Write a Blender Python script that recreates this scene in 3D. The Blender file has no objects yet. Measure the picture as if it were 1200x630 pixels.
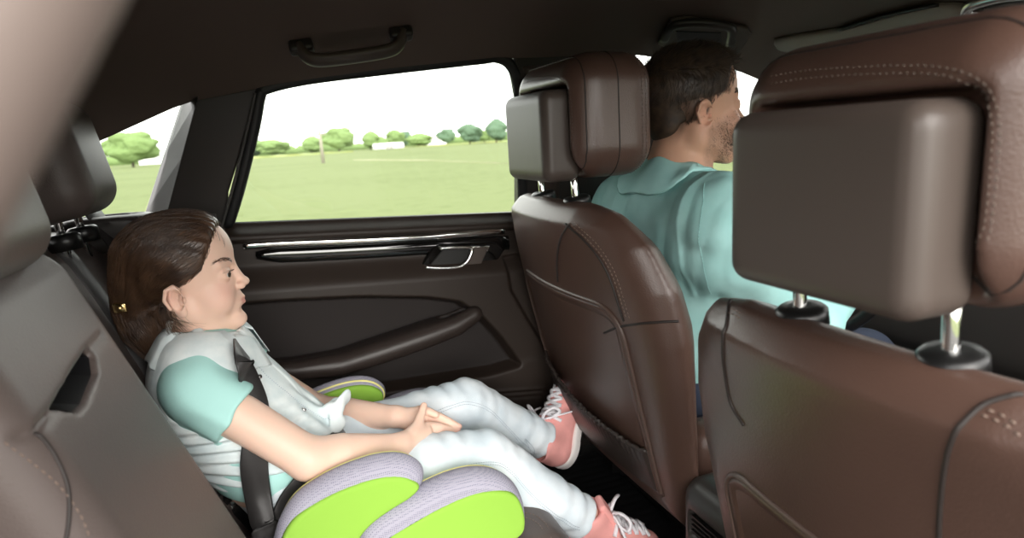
import bpy, math, random
import numpy as np
from mathutils import Vector, Matrix
SC = bpy.context.scene
COL = SC.collection
rng = np.random.default_rng(7)
random.seed(7)

# ---------------------------------------------------------------- camera, sky, light, exposure
F_PX = 750.0
PSI, PIT, ROL = math.radians(19.5), math.radians(11.6), math.radians(3.6)
CAM = np.array([0.0, -0.79, 1.22])
FWD = np.array([math.sin(PSI) * math.cos(PIT), math.cos(PSI) * math.cos(PIT), -math.sin(PIT)])
_r0 = np.array([math.cos(PSI), -math.sin(PSI), 0.0])
_u0 = np.cross(_r0, FWD)
RGT = _r0 * math.cos(ROL) - _u0 * math.sin(ROL)
UPV = _u0 * math.cos(ROL) + _r0 * math.sin(ROL)
cd = bpy.data.cameras.new('camera')
cd.sensor_width = 36.0
cd.lens = 36.0 * F_PX / 1200.0
cd.clip_start = 0.01
cd.clip_end = 3000
cd.dof.use_dof = True
cd.dof.focus_distance = 1.12
cd.dof.aperture_fstop = 4.6
co = bpy.data.objects.new('camera', cd)
COL.objects.link(co)
co.matrix_world = Matrix(((RGT[0], UPV[0], -FWD[0], CAM[0]), (RGT[1], UPV[1], -FWD[1], CAM[1]), (RGT[2], UPV[2], -FWD[2], CAM[2]), (0, 0, 0, 1)))
SC.camera = co

w = bpy.data.worlds.new('overcast_sky')
SC.world = w
w.use_nodes = True
bg = w.node_tree.nodes['Background']
bg.inputs['Color'].default_value = (1.0, 0.975, 0.95, 1)
bg.inputs['Strength'].default_value = 2.5
sd = bpy.data.lights.new('sun', 'SUN')
sd.energy = 2.2
sd.angle = math.radians(45)
sd.color = (1.0, 0.96, 0.9)
so = bpy.data.objects.new('sun', sd)
COL.objects.link(so)
so.rotation_euler = Vector((0.04, 0.92, -0.30)).to_track_quat('-Z', 'Y').to_euler()
vs = SC.view_settings
vs.view_transform = 'Standard'
vs.look = 'None'
vs.exposure = 0.84
vs.gamma = 1.0
vs.use_curve_mapping = False

# ---------------------------------------------------------------- pixel ray helpers (world coordinates of traced outlines)
def ray(px, py):
    return FWD + RGT * (px - 600) / F_PX - UPV * (py - 315) / F_PX
def hit(px, py, n, d):
    n = np.array(n, float)
    v = ray(px, py)
    return CAM + v * ((d - CAM @ n) / (v @ n))
def side(px, py, off=0.0):          # slanted plane of the left side windows
    return hit(px, py, (0, 1, .28), .72 + .28 * 1.05 + off)
def aty(px, py, y):
    return hit(px, py, (0, 1, 0), y)

# ---------------------------------------------------------------- materials
def mat(name, col, rough=.5, metal=0.0, spec=.5, bump=0.0, bscale=300.0, btype='noise', var=0.0, vscale=8.0, col2=None, attr=False, sss=0.0, coat=0.0):
    m = bpy.data.materials.new(name)
    m.use_nodes = True
    nt = m.node_tree
    b = nt.nodes['Principled BSDF']
    b.inputs['Base Color'].default_value = (*col, 1)
    b.inputs['Roughness'].default_value = rough
    b.inputs['Metallic'].default_value = metal
    b.inputs['Specular IOR Level'].default_value = spec
    b.inputs['Coat Weight'].default_value = coat
    if sss:
        b.inputs['Subsurface Weight'].default_value = sss
        b.inputs['Subsurface Radius'].default_value = (.012, .005, .003)
        b.inputs['Subsurface Scale'].default_value = 1.0
    tc = nt.nodes.new('ShaderNodeTexCoord')
    if attr:
        a = nt.nodes.new('ShaderNodeAttribute')
        a.attribute_name = 'Col'
        nt.links.new(a.outputs['Color'], b.inputs['Base Color'])
    elif var or col2:
        n = nt.nodes.new('ShaderNodeTexNoise')
        n.inputs['Scale'].default_value = vscale
        n.inputs['Detail'].default_value = 4
        nt.links.new(tc.outputs['Object'], n.inputs['Vector'])
        r = nt.nodes.new('ShaderNodeValToRGB')
        c2 = col2 or tuple(min(1, c * (1 + var)) for c in col)
        c1 = col if col2 else tuple(c * (1 - var) for c in col)
        r.color_ramp.elements[0].color = (*c1, 1)
        r.color_ramp.elements[1].color = (*c2, 1)
        r.color_ramp.elements[0].position = .35
        r.color_ramp.elements[1].position = .65
        nt.links.new(n.outputs['Fac'], r.inputs['Fac'])
        nt.links.new(r.outputs['Color'], b.inputs['Base Color'])
    if bump:
        if btype == 'voronoi':
            t = nt.nodes.new('ShaderNodeTexVoronoi')
            o = t.outputs['Distance']
        elif btype == 'wave':
            t = nt.nodes.new('ShaderNodeTexWave')
            o = t.outputs['Fac']
        else:
            t = nt.nodes.new('ShaderNodeTexNoise')
            t.inputs['Detail'].default_value = 3
            o = t.outputs['Fac']
        t.inputs['Scale'].default_value = bscale
        nt.links.new(tc.outputs['Object'], t.inputs['Vector'])
        bp = nt.nodes.new('ShaderNodeBump')
        bp.inputs['Strength'].default_value = bump
        bp.inputs['Distance'].default_value = .001
        nt.links.new(o, bp.inputs['Height'])
        nt.links.new(bp.outputs['Normal'], b.inputs['Normal'])
    return m

M = {}
M['leather'] = mat('brown_leather', (.080, .044, .033), .36, spec=.62, bump=.18, bscale=420, btype='voronoi', var=.06)
M['leather_grey'] = mat('grey_brown_leather', (.105, .082, .075), .45, spec=.4, bump=.18, bscale=420, btype='voronoi', var=.05)
M['leather_dark'] = mat('dark_leather', (.030, .022, .019), .4, spec=.4, bump=.15, bscale=420, btype='voronoi')
M['thread'] = mat('tan_thread', (.20, .145, .115), .7)
M['visor'] = mat('light_visor_fabric', (.26, .215, .19), .8)
M['car_paint'] = mat('silver_paint', (.75, .75, .74), .3)
M['thread_dark'] = mat('grey_thread', (.14, .11, .09), .7)
M['seam'] = mat('seam_shadow_leather', (.022, .016, .014), .6)
M['piping'] = mat('brown_piping', (.085, .055, .045), .4)
M['plastic'] = mat('dark_plastic', (.030, .026, .024), .38, spec=.4, bump=.08, bscale=700)
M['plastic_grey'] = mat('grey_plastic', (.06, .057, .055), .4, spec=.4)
M['plastic_soft'] = mat('soft_grey_brown_plastic', (.070, .054, .046), .40, spec=.4, bump=.05, bscale=600)
M['black_plastic'] = mat('black_plastic', (.008, .008, .008), .35)
M['gloss_black'] = mat('gloss_black', (.004, .004, .004), .06, spec=.6, coat=.5)
M['rubber'] = mat('black_rubber', (.008, .008, .009), .5)
M['chrome'] = mat('chrome', (.86, .86, .84), .07, metal=1)
M['satin'] = mat('satin_metal', (.6, .6, .6), .25, metal=1)
M['headliner'] = mat('headliner_fabric', (.115, .086, .075), .95, spec=.1, bump=.25, bscale=900)
M['trim_beige'] = mat('beige_trim', (.15, .115, .10), .6, bump=.05, bscale=500)
M['door_fabric'] = mat('dark_door_fabric', (.012, .008, .007), .8, bump=.1, bscale=800)
M['door_skin'] = mat('brown_door_skin', (.026, .018, .014), .5, spec=.3, bump=.1, bscale=600)
M['carpet'] = mat('dark_carpet', (.014, .013, .012), .95, bump=.6, bscale=500)
M['webbing'] = mat('black_webbing', (.030, .028, .028), .38, bump=.25, bscale=500, btype='wave')
M['webbing_grey'] = mat('grey_webbing', (.075, .072, .072), .35, bump=.25, bscale=500, btype='wave')
M['skin'] = mat('skin', (.75, .5, .4), .48, spec=.35, attr=True, sss=.12, bump=.05, bscale=500)
M['eye'] = mat('eye', (.8, .8, .8), .08, attr=True)
M['hair_girl'] = mat('brown_hair', (.042, .021, .012), .38, spec=.6, col2=(.10, .052, .028), vscale=40)
M['hair_man'] = mat('dark_brown_hair', (.022, .013, .008), .5, col2=(.060, .036, .021), vscale=60)
M['denim_pale'] = mat('pale_denim', (.62, .72, .74), .85, spec=.2, bump=.3, bscale=1200, col2=(.80, .86, .86), vscale=22)
M['mint'] = mat('mint_cotton', (.42, .72, .68), .85, spec=.2, bump=.3, bscale=1100)
M['shirt'] = mat('mint_shirt', (.33, .62, .60), .85, spec=.2, bump=.3, bscale=1000, col2=(.40, .68, .66), vscale=12)
M['jeans'] = mat('bleached_jeans', (.62, .71, .77), .85, spec=.2, bump=.35, bscale=1300, col2=(.76, .82, .86), vscale=16)
M['jeans_thread'] = mat('jeans_seam_thread', (.36, .43, .50), .8)
M['pink'] = mat('pink_canvas', (.84, .38, .355), .8, bump=.35, bscale=1200, var=.06, vscale=30)
M['white_rubber'] = mat('white_rubber', (.75, .72, .70), .5)
M['lace'] = mat('white_lace', (.82, .80, .84), .8, bump=.3, bscale=900)
M['lime'] = mat('lime_fabric', (.27, .50, .065), .8, spec=.2, bump=.25, bscale=1100)
M['yellow'] = mat('yellow_piping', (.85, .80, .30), .6)
M['gold'] = mat('gold_metal', (.75, .55, .25), .25, metal=1)
M['grass'] = mat('grass', (.155, .24, .050), .95, spec=0.05)
M['leaf'] = mat('hazed_tree_leaves', (.12, .18, .065), .9, spec=.1, col2=(.20, .27, .11), vscale=9, bump=.0)  # greens lightened to put distance haze into the leaf colour
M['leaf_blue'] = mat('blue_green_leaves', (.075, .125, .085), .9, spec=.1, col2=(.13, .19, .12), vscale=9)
M['bark'] = mat('bark', (.10, .08, .06), .9)
M['white_paint'] = mat('white_paint', (.8, .8, .78), .6)
M['wood'] = mat('pole_wood', (.28, .25, .2), .9)
M['roof_tile'] = mat('grey_roof', (.4, .38, .36), .8)
M['amber'] = mat('orange_leather', (.30, .09, .03), .4)

def mesh_dots(name, c1, c2, scale):
    m = bpy.data.materials.new(name)
    m.use_nodes = True
    nt = m.node_tree
    b = nt.nodes['Principled BSDF']
    b.inputs['Roughness'].default_value = .8
    tc = nt.nodes.new('ShaderNodeTexCoord')
    v = nt.nodes.new('ShaderNodeTexVoronoi')
    v.inputs['Scale'].default_value = scale
    v.inputs['Randomness'].default_value = .15
    nt.links.new(tc.outputs['Object'], v.inputs['Vector'])
    r = nt.nodes.new('ShaderNodeValToRGB')
    r.color_ramp.elements[0].color = (*c2, 1)
    r.color_ramp.elements[0].position = .25
    r.color_ramp.elements[1].color = (*c1, 1)
    r.color_ramp.elements[1].position = .42
    nt.links.new(v.outputs['Distance'], r.inputs['Fac'])
    nt.links.new(r.outputs['Color'], b.inputs['Base Color'])
    return m
M['lavender'] = mesh_dots('lavender_mesh_fabric', (.36, .35, .425), (.20, .195, .26), 330)
M['perforated'] = mesh_dots('perforated_leather', (.062, .042, .034), (.012, .009, .008), 260)

g = bpy.data.materials.new('window_glass')
g.use_nodes = True
nt = g.node_tree
nt.nodes.remove(nt.nodes['Principled BSDF'])
tr = nt.nodes.new('ShaderNodeBsdfTransparent')
tr.inputs['Color'].default_value = (.93, .96, .94, 1)
gl = nt.nodes.new('ShaderNodeBsdfGlossy')
gl.inputs['Roughness'].default_value = .02
fr = nt.nodes.new('ShaderNodeFresnel')
fr.inputs['IOR'].default_value = 1.35
mx = nt.nodes.new('ShaderNodeMixShader')
nt.links.new(fr.outputs[0], mx.inputs[0])
nt.links.new(tr.outputs[0], mx.inputs[1])
nt.links.new(gl.outputs[0], mx.inputs[2])
nt.links.new(mx.outputs[0], nt.nodes['Material Output'].inputs[0])
M['glass'] = g

# ---------------------------------------------------------------- objects
WL = {}
def link(o, parent=None, loc=(0, 0, 0)):
    COL.objects.link(o)
    loc = np.array(loc, float)
    if parent is not None:
        o.parent = parent
        o.location = tuple(loc - WL[parent.name])
    else:
        o.location = tuple(loc)
    WL[o.name] = loc
    return o
def tag(o, label=None, cat=None, group=None, kind=None):
    if label: o['label'] = label
    if cat: o['category'] = cat
    if group: o['group'] = group
    if kind: o['kind'] = kind
    return o
def empty(name, loc, label, cat, group=None):
    o = bpy.data.objects.new(name, None)
    o.empty_display_size = .05
    link(o, None, loc)
    return tag(o, label, cat, group)
def obj(name, geo, m, parent=None, base=None, smooth=True, cols=None):
    """geo = (verts in world coordinates, faces); one mesh object"""
    V, Fc = geo
    V = np.asarray(V, float)
    if base is None:
        if parent is not None:
            base = WL[parent.name]
        else:
            base = np.array([(V[:, 0].min() + V[:, 0].max()) / 2, (V[:, 1].min() + V[:, 1].max()) / 2, V[:, 2].min()])
    base = np.array(base, float)
    me = bpy.data.meshes.new(name)
    if isinstance(Fc, np.ndarray):
        nf, k = Fc.shape
        me.vertices.add(len(V))
        me.vertices.foreach_set('co', (V - base).astype(np.float32).ravel())
        me.loops.add(nf * k)
        me.loops.foreach_set('vertex_index', Fc.astype(np.int32).ravel())
        me.polygons.add(nf)
        me.polygons.foreach_set('loop_start', np.arange(0, nf * k, k, dtype=np.int32))
        me.update(calc_edges=True)
        me.validate()
    else:
        me.from_pydata([tuple(v) for v in (V - base)], [], [tuple(int(i) for i in f) for f in Fc])
        me.update()
    me.polygons.foreach_set('use_smooth', np.full(len(me.polygons), smooth))
    if cols is not None:
        a = me.color_attributes.new('Col', 'FLOAT_COLOR', 'POINT')
        c4 = np.ones((len(V), 4), np.float32)
        c4[:, :3] = cols
        a.data.foreach_set('color', c4.ravel())
    me.materials.append(M[m] if isinstance(m, str) else m)
    o = bpy.data.objects.new(name, me)
    return link(o, parent, base)
def bevel(o, wdt=.004, seg=2):
    md = o.modifiers.new('bevel', 'BEVEL')
    md.width = wdt
    md.segments = seg
    md.limit_method = 'ANGLE'
    md.angle_limit = math.radians(35)
    return o
def dup_tree(root, loc, label=None, group=None):
    r = root.copy()
    COL.objects.link(r)
    r.location = tuple(loc)
    WL[r.name] = np.array(loc, float)
    if label: r['label'] = label
    if group: r['group'] = group
    for ch in list(root.children):
        c = ch.copy()
        COL.objects.link(c)
        c.parent = r
        WL[c.name] = WL[r.name] + np.array(c.location)
        for gch in list(ch.children):
            d = gch.copy()
            COL.objects.link(d)
            d.parent = c
            WL[d.name] = WL[c.name] + np.array(d.location)
    return r

# ---------------------------------------------------------------- plain mesh builders -> (verts, faces)
def merge(*geos):
    V, Fc, n = [], [], 0
    for v, f in geos:
        V.append(np.asarray(v, float))
        Fc += [[i + n for i in q] for q in f]
        n += len(v)
    return np.concatenate(V), Fc
def smooth_path(pts, n=40, closed=False):
    P = np.array(pts, float)
    if closed:
        P = np.vstack([P[-1], P, P[0], P[1]])
    else:
        P = np.vstack([2 * P[0] - P[1], P, 2 * P[-1] - P[-2]])
    out = []
    segs = len(P) - 3
    for s in range(segs):
        p0, p1, p2, p3 = P[s:s + 4]
        k = max(2, int(round(n / segs)))
        for t in np.linspace(0, 1, k, endpoint=False):
            out.append(.5 * ((2 * p1) + (-p0 + p2) * t + (2 * p0 - 5 * p1 + 4 * p2 - p3) * t * t + (-p0 + 3 * p1 - 3 * p2 + p3) * t ** 3))
    if not closed:
        out.append(P[-2])
    return np.array(out)
def frames(P, up=None):
    T = np.gradient(P, axis=0)
    T /= np.linalg.norm(T, axis=1)[:, None] + 1e-12
    if up is None:
        a = np.array([0, 0, 1.0]) if abs(T[0][2]) < .9 else np.array([1.0, 0, 0])
        N = []
        n = a - T[0] * (a @ T[0])
        for t in T:
            n = n - t * (n @ t)
            n = n / (np.linalg.norm(n) + 1e-12)
            N.append(n)
        N = np.array(N)
    else:
        U = np.broadcast_to(np.asarray(up, float), P.shape)
        N = U - T * (U * T).sum(1)[:, None]
        N /= np.linalg.norm(N, axis=1)[:, None] + 1e-12
    return T, N, np.cross(T, N)
def tube(path, r, seg=10, up=None, rx=None, closed=False):
    """round tube; r scalar or per-point; rx = radius along the second axis"""
    P = np.array(path, float)
    T, N, B = frames(P, up)
    n = len(P)
    r = np.broadcast_to(np.asarray(r, float), (n,))
    rx = r if rx is None else np.broadcast_to(np.asarray(rx, float), (n,))
    a = np.linspace(0, 2 * np.pi, seg, endpoint=False)
    V = (P[:, None] + N[:, None] * (np.cos(a)[None, :, None] * r[:, None, None]) + B[:, None] * (np.sin(a)[None, :, None] * rx[:, None, None])).reshape(-1, 3)
    Fc = []
    rows = n if closed else n - 1
    for i in range(rows):
        for j in range(seg):
            k = (j + 1) % seg
            i2 = (i + 1) % n
            Fc.append([i * seg + j, i * seg + k, i2 * seg + k, i2 * seg + j])
    if not closed:
        Fc.append(list(range(seg))[::-1])
        Fc.append([(n - 1) * seg + j for j in range(seg)])
    return V, Fc
def ribbon(path, width, nrm, thick=.0015):
    """flat strap: width across, nrm = outward normal (per point or one)"""
    P = np.array(path, float)
    T, N, B = frames(P, nrm)
    n = len(P)
    wd = np.broadcast_to(np.asarray(width, float), (n,))[:, None] / 2
    prof = [(-1, -1), (-.9, 1), (.9, 1), (1, -1)]
    V = np.stack([P + B * wd * a + N * thick * b for a, b in prof], 1).reshape(-1, 3)
    Fc = []
    for i in range(n - 1):
        for j in range(4):
            k = (j + 1) % 4
            Fc.append([i * 4 + j, i * 4 + k, i * 4 + 4 + k, i * 4 + 4 + j])
    Fc += [[3, 2, 1, 0], [(n - 1) * 4 + j for j in range(4)]]
    return V, Fc
def prism(poly3, vec):
    """solid from a planar 3D polygon extruded by vec"""
    A = np.array(poly3, float)
    n = len(A)
    V = np.concatenate([A, A + np.array(vec, float)])
    Fc = [list(range(n))[::-1], [n + i for i in range(n)]]
    for i in range(n):
        j = (i + 1) % n
        Fc.append([i, j, n + j, n + i])
    c = A.mean(0)
    nn = np.zeros(3)
    for i in range(n):
        nn += np.cross(A[i] - c, A[(i + 1) % n] - c)
    if nn @ np.array(vec) < 0:
        Fc = [f[::-1] for f in Fc]
    return V, Fc
def box(lo, hi):
    x0, y0, z0 = lo
    x1, y1, z1 = hi
    return prism([(x0, y0, z0), (x1, y0, z0), (x1, y1, z0), (x0, y1, z0)], (0, 0, z1 - z0))
def grid_geo(G):
    """(n,m,3) grid of points"""
    n, m = G.shape[:2]
    i, j = np.meshgrid(np.arange(n - 1), np.arange(m - 1), indexing='ij')
    a = (i * m + j).ravel()
    return G.reshape(-1, 3), np.stack([a, a + m, a + m + 1, a + 1], 1)
def slab(G, vec):
    """closed solid from grid G thickened by vec (array or one vector)"""
    n, m = G.shape[:2]
    G2 = G + np.asarray(vec, float)
    V = np.concatenate([G.reshape(-1, 3), G2.reshape(-1, 3)])
    o = n * m
    Fc = []
    for i in range(n - 1):
        for j in range(m - 1):
            a = i * m + j
            Fc.append([a, a + m, a + m + 1, a + 1])
            Fc.append([o + a, o + a + 1, o + a + m + 1, o + a + m])
    def edge(seq):
        for p, q in zip(seq[:-1], seq[1:]):
            Fc.append([p, q, o + q, o + p])
    edge([j for j in range(m)])
    edge([(n - 1) * m + j for j in range(m)][::-1])
    edge([i * m for i in range(n)][::-1])
    edge([i * m + m - 1 for i in range(n)])
    return V, Fc
def sphere(c, r, nu=24, nv=14):
    r = np.broadcast_to(np.asarray(r, float), (3,))
    V = [np.array(c) + np.array([0, 0, r[2]])]
    for i in range(1, nv):
        t = math.pi * i / nv
        for j in range(nu):
            p = 2 * math.pi * j / nu
            V.append(np.array(c) + r * np.array([math.sin(t) * math.cos(p), math.sin(t) * math.sin(p), math.cos(t)]))
    V.append(np.array(c) - np.array([0, 0, r[2]]))
    Fc = []
    for j in range(nu):
        k = (j + 1) % nu
        Fc.append([0, 1 + j, 1 + k])
        Fc.append([len(V) - 1, 1 + (nv - 2) * nu + k, 1 + (nv - 2) * nu + j])
        for i in range(nv - 2):
            a = 1 + i * nu
            Fc.append([a + j, a + nu + j, a + nu + k, a + k])
    return np.array(V), Fc
def lathe(prof, c, axis=(0, 0, 1), seg=28):
    """prof = (radius, height) pairs along axis from c"""
    ax = np.array(axis, float)
    ax /= np.linalg.norm(ax)
    e1 = np.cross(ax, (1, 0, 0) if abs(ax[0]) < .9 else (0, 1, 0))
    e1 /= np.linalg.norm(e1)
    e2 = np.cross(ax, e1)
    V, Fc = [], []
    for r, h in prof:
        for a in np.linspace(0, 2 * np.pi, seg, endpoint=False):
            V.append(np.array(c) + ax * h + (e1 * math.cos(a) + e2 * math.sin(a)) * r)
    n = len(prof)
    for i in range(n - 1):
        for j in range(seg):
            k = (j + 1) % seg
            Fc.append([i * seg + j, i * seg + k, i * seg + seg + k, i * seg + seg + j])
    Fc.append(list(range(seg))[::-1])
    Fc.append([(n - 1) * seg + j for j in range(seg)])
    return np.array(V), Fc
def dashes(path, nrm, length=.0035, gap=.003, r=.0008):
    """row of stitches along a path, one mesh"""
    P = np.array(path, float)
    d = np.r_[0, np.cumsum(np.linalg.norm(np.diff(P, axis=0), axis=1))]
    L = d[-1]
    G = []
    s = 0
    N = np.broadcast_to(np.asarray(nrm, float), P.shape)
    while s + length < L:
        a = np.array([np.interp(s, d, P[:, i]) for i in range(3)])
        b = np.array([np.interp(s + length, d, P[:, i]) for i in range(3)])
        m = np.array([np.interp(s + length / 2, d, P[:, i]) for i in range(3)]) + np.array([np.interp(s, d, N[:, i]) for i in range(3)]) * r * .8
        G.append(tube([a, m, b], [r * .6, r, r * .6], 5))
        s += length + gap
    return merge(*G)

# ---------------------------------------------------------------- signed distance modelling
def _n(v):
    return v / np.linalg.norm(v)
def rot_axes(fwd, up):
    """rows = local x (fwd), y (left), z (up)"""
    x = _n(np.array(fwd, float))
    z = np.array(up, float)
    z = _n(z - x * (x @ z))
    return np.array([x, np.cross(z, x), z])
def ell(c, r, R=None):
    c = np.array(c, float)
    r = np.broadcast_to(np.array(r, float), (3,))
    def f(P):
        q = P - c
        if R is not None: q = q @ R.T
        k0 = np.sqrt(((q / r) ** 2).sum(1))
        k1 = np.sqrt(((q / r ** 2) ** 2).sum(1)) + 1e-9
        return np.where(k0 < .2, (k0 - 1) * r.min(), k0 * (k0 - 1) / k1)
    return f
def cap(a, b, ra, rb=None):
    a = np.array(a, float)
    b = np.array(b, float)
    rb = ra if rb is None else rb
    ab = b - a
    L2 = ab @ ab + 1e-12
    def f(P):
        q = P - a
        t = np.clip(q @ ab / L2, 0, 1)
        return np.sqrt(((q - t[:, None] * ab) ** 2).sum(1)) - (ra + (rb - ra) * t)
    return f
def chain(pts, rs):
    fs = [cap(pts[i], pts[i + 1], rs[i], rs[i + 1]) for i in range(len(pts) - 1)]
    def f(P):
        d = fs[0](P)
        for g_ in fs[1:]: d = np.minimum(d, g_(P))
        return d
    return f
def rbox(c, h, r=.01, R=None):
    c = np.array(c, float)
    h = np.array(h, float) - r
    def f(P):
        q = P - c
        if R is not None: q = q @ R.T
        q = np.abs(q) - h
        return np.sqrt((np.maximum(q, 0) ** 2).sum(1)) + np.minimum(q.max(1), 0) - r
    return f
def half(n, d):                      # inside where n.p < d
    n = np.array(n, float)
    L = np.linalg.norm(n)
    def f(P): return (P @ n - d) / L
    return f
def poly2(pts):
    A = np.array(pts, float)
    def f(Q):
        d = np.full(len(Q), 1e9)
        s = np.ones(len(Q))
        n = len(A)
        for i in range(n):
            a, b = A[i], A[(i + 1) % n]
            e = b - a
            q = Q - a
            t = np.clip(q @ e / (e @ e), 0, 1)
            w_ = q - t[:, None] * e
            d = np.minimum(d, (w_ ** 2).sum(1))
            c1 = Q[:, 1] >= a[1]
            c2 = Q[:, 1] < b[1]
            c3 = e[0] * q[:, 1] > e[1] * q[:, 0]
            fl = (c1 & c2 & c3) | (~c1 & ~c2 & ~c3)
            s = np.where(fl, -s, s)
        return s * np.sqrt(d)
    return f
def smin(a, b, k):
    h = np.maximum(k - np.abs(a - b), 0) / k
    return np.minimum(a, b) - h * h * k * .25
def smax(a, b, k):
    return -smin(-a, -b, k)
def waves(P, scale, seed=0, n=5):
    r = np.random.default_rng(seed)
    out = np.zeros(len(P))
    for i in range(n):
        d = r.normal(size=3)
        d /= np.linalg.norm(d)
        out += np.sin(P @ d * scale * (1 + .5 * r.random()) + 6.28 * r.random() + 1.2 * np.sin(P @ np.roll(d, 1) * scale * .6))
    return out / n
class Model:
    def __init__(s):
        s.ops = []
        s.post = None
        s.amp = 0
    def u(s, f, k=.01):
        s.ops.append(('u', f, k)); return s
    def sub(s, f, k=.005):
        s.ops.append(('s', f, k)); return s
    def i(s, f, k=.005):
        s.ops.append(('i', f, k)); return s
    def xf(s, o, sc, R, ops):         # add ops of a local model (units) placed at o, scale sc, rows R
        o = np.array(o, float)
        for op, f, k in ops:
            s.ops.append((op, (lambda P, f=f: sc * f(((P - o) @ R.T) / sc)), k * sc))
        return s
    def ev(s, P, ops=None):
        ops = s.ops if ops is None else ops
        d = np.full(len(P), 1e3)
        for op, f, k in ops:
            v = f(P)
            if op == 'u': d = smin(d, v, k)
            elif op == 's': d = smax(d, -v, k)
            else: d = smax(d, v, k)
        if s.post: d = s.post(P, d)
        return d
    __call__ = ev
    def grad(s, P, e=5e-4):
        G = np.stack([s.ev(P + np.eye(3)[i] * e) - s.ev(P - np.eye(3)[i] * e) for i in range(3)], 1)
        return G / (np.linalg.norm(G, axis=1)[:, None] + 1e-12)
    def project(s, P, it=5):
        P = np.array(P, float)
        for _ in range(it):
            P = P - s.grad(P) * s.ev(P)[:, None] * .9
        return P
    def trace(s, pix, t0=.15, n=80, off=None):
        """3D points where pixel rays meet this surface"""
        D = np.array([ray(*p) for p in pix])
        D /= np.linalg.norm(D, axis=1)[:, None]
        O = CAM - (np.zeros(3) if off is None else np.array(off, float))
        t = np.full(len(pix), t0)
        for _ in range(n):
            t = t + np.clip(s.ev(O + D * t[:, None]), -.05, .05) * .8
            t = np.minimum(t, 3)
        return O + D * t[:, None]
    def mesh(s, lo, hi, h):
        lo = np.array(lo, float)
        hi = np.array(hi, float)
        B = 16
        nb = np.ceil((hi - lo) / (h * B)).astype(int)
        R = h * B * math.sqrt(3) / 2
        I = np.stack(np.meshgrid(*[np.arange(k) for k in nb], indexing='ij'), -1).reshape(-1, 3)
        Cn = lo + (I + .5) * h * B
        D = [f(Cn) for _, f, _ in s.ops]
        dmin = np.min([d for d, o in zip(D, s.ops) if o[0] == 'u'], axis=0)
        full = s.ev(Cn)
        act = np.abs(full) < R * 1.35 + s.amp
        q = np.arange(B + 1)
        off = np.stack(np.meshgrid(q, q, q, indexing='ij'), -1).reshape(-1, 3)
        keys, cors = [], []
        corner = [(0, 0, 0), (1, 0, 0), (0, 1, 0), (1, 1, 0), (0, 0, 1), (1, 0, 1), (0, 1, 1), (1, 1, 1)]
        NX = nb * B + 2
        for b in np.nonzero(act)[0]:
            ops = []
            for o, d in zip(s.ops, D):
                if o[0] == 'u':
                    if d[b] < dmin[b] + 2.6 * R + o[2]: ops.append(o)
                elif o[0] == 's':
                    if d[b] < R * 1.5 + o[2]: ops.append(o)
                else: ops.append(o)
            gi = I[b] * B + off
            v = s.ev(lo + gi * h, ops).reshape(B + 1, B + 1, B + 1)
            if v.min() > 0 or v.max() < 0: continue
            c8 = np.stack([v[a:a + B, c:c + B, e:e + B] for a, c, e in corner], -1).reshape(-1, 8)
            neg = (c8 < 0).sum(1)
            m = (neg > 0) & (neg < 8)
            if not m.any(): continue
            ci = gi.reshape(B + 1, B + 1, B + 1, 3)[:B, :B, :B].reshape(-1, 3)[m]
            keys.append((ci[:, 0] * NX[1] + ci[:, 1]) * NX[2] + ci[:, 2])
            cors.append(c8[m])
        K = np.concatenate(keys)
        C8 = np.concatenate(cors)
        od = np.argsort(K)
        K, C8 = K[od], C8[od]
        ix = np.stack([K // (NX[2] * NX[1]), (K // NX[2]) % NX[1], K % NX[2]], 1)
        cn = np.array(corner, float)
        acc = np.zeros((len(K), 3))
        cnt = np.zeros(len(K))
        for a in range(8):
            for c in range(a + 1, 8):
                if np.abs(cn[a] - cn[c]).sum() != 1: continue
                fa, fc = C8[:, a], C8[:, c]
                m = (fa < 0) != (fc < 0)
                t = np.where(m, fa / (fa - fc + 1e-20), 0)
                acc += np.where(m[:, None], cn[a] + (cn[c] - cn[a]) * t[:, None], 0)
                cnt += m
        V = lo + (ix + acc / cnt[:, None]) * h
        Fc = []
        st = (NX[1] * NX[2], NX[2], 1)
        for ax, cidx in ((0, 1), (1, 2), (2, 4)):
            f0, f1 = C8[:, 0], C8[:, cidx]
            m = (f0 < 0) != (f1 < 0)
            k = K[m]
            s1, s2 = st[(ax + 1) % 3], st[(ax + 2) % 3]
            quad = np.stack([k - s1 - s2, k - s2, k, k - s1], 1)
            p = np.searchsorted(K, quad)
            p = np.clip(p, 0, len(K) - 1)
            ok = (K[p] == quad).all(1)
            p = p[ok]
            fl = (f0[m] > 0)[ok]
            p[fl] = p[fl][:, ::-1]
            Fc.append(p)
        return V, np.concatenate(Fc)
# ================================================================ the setting
def sstep(a, b, v):
    t = np.clip((v - a) / (b - a), 0, 1)
    return t * t * (3 - 2 * t)
def struct(name, geo, m, label=None, **k):
    o = obj(name, geo, m, **k)
    o['kind'] = 'structure'
    if label: o['label'] = label
    return o

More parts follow.
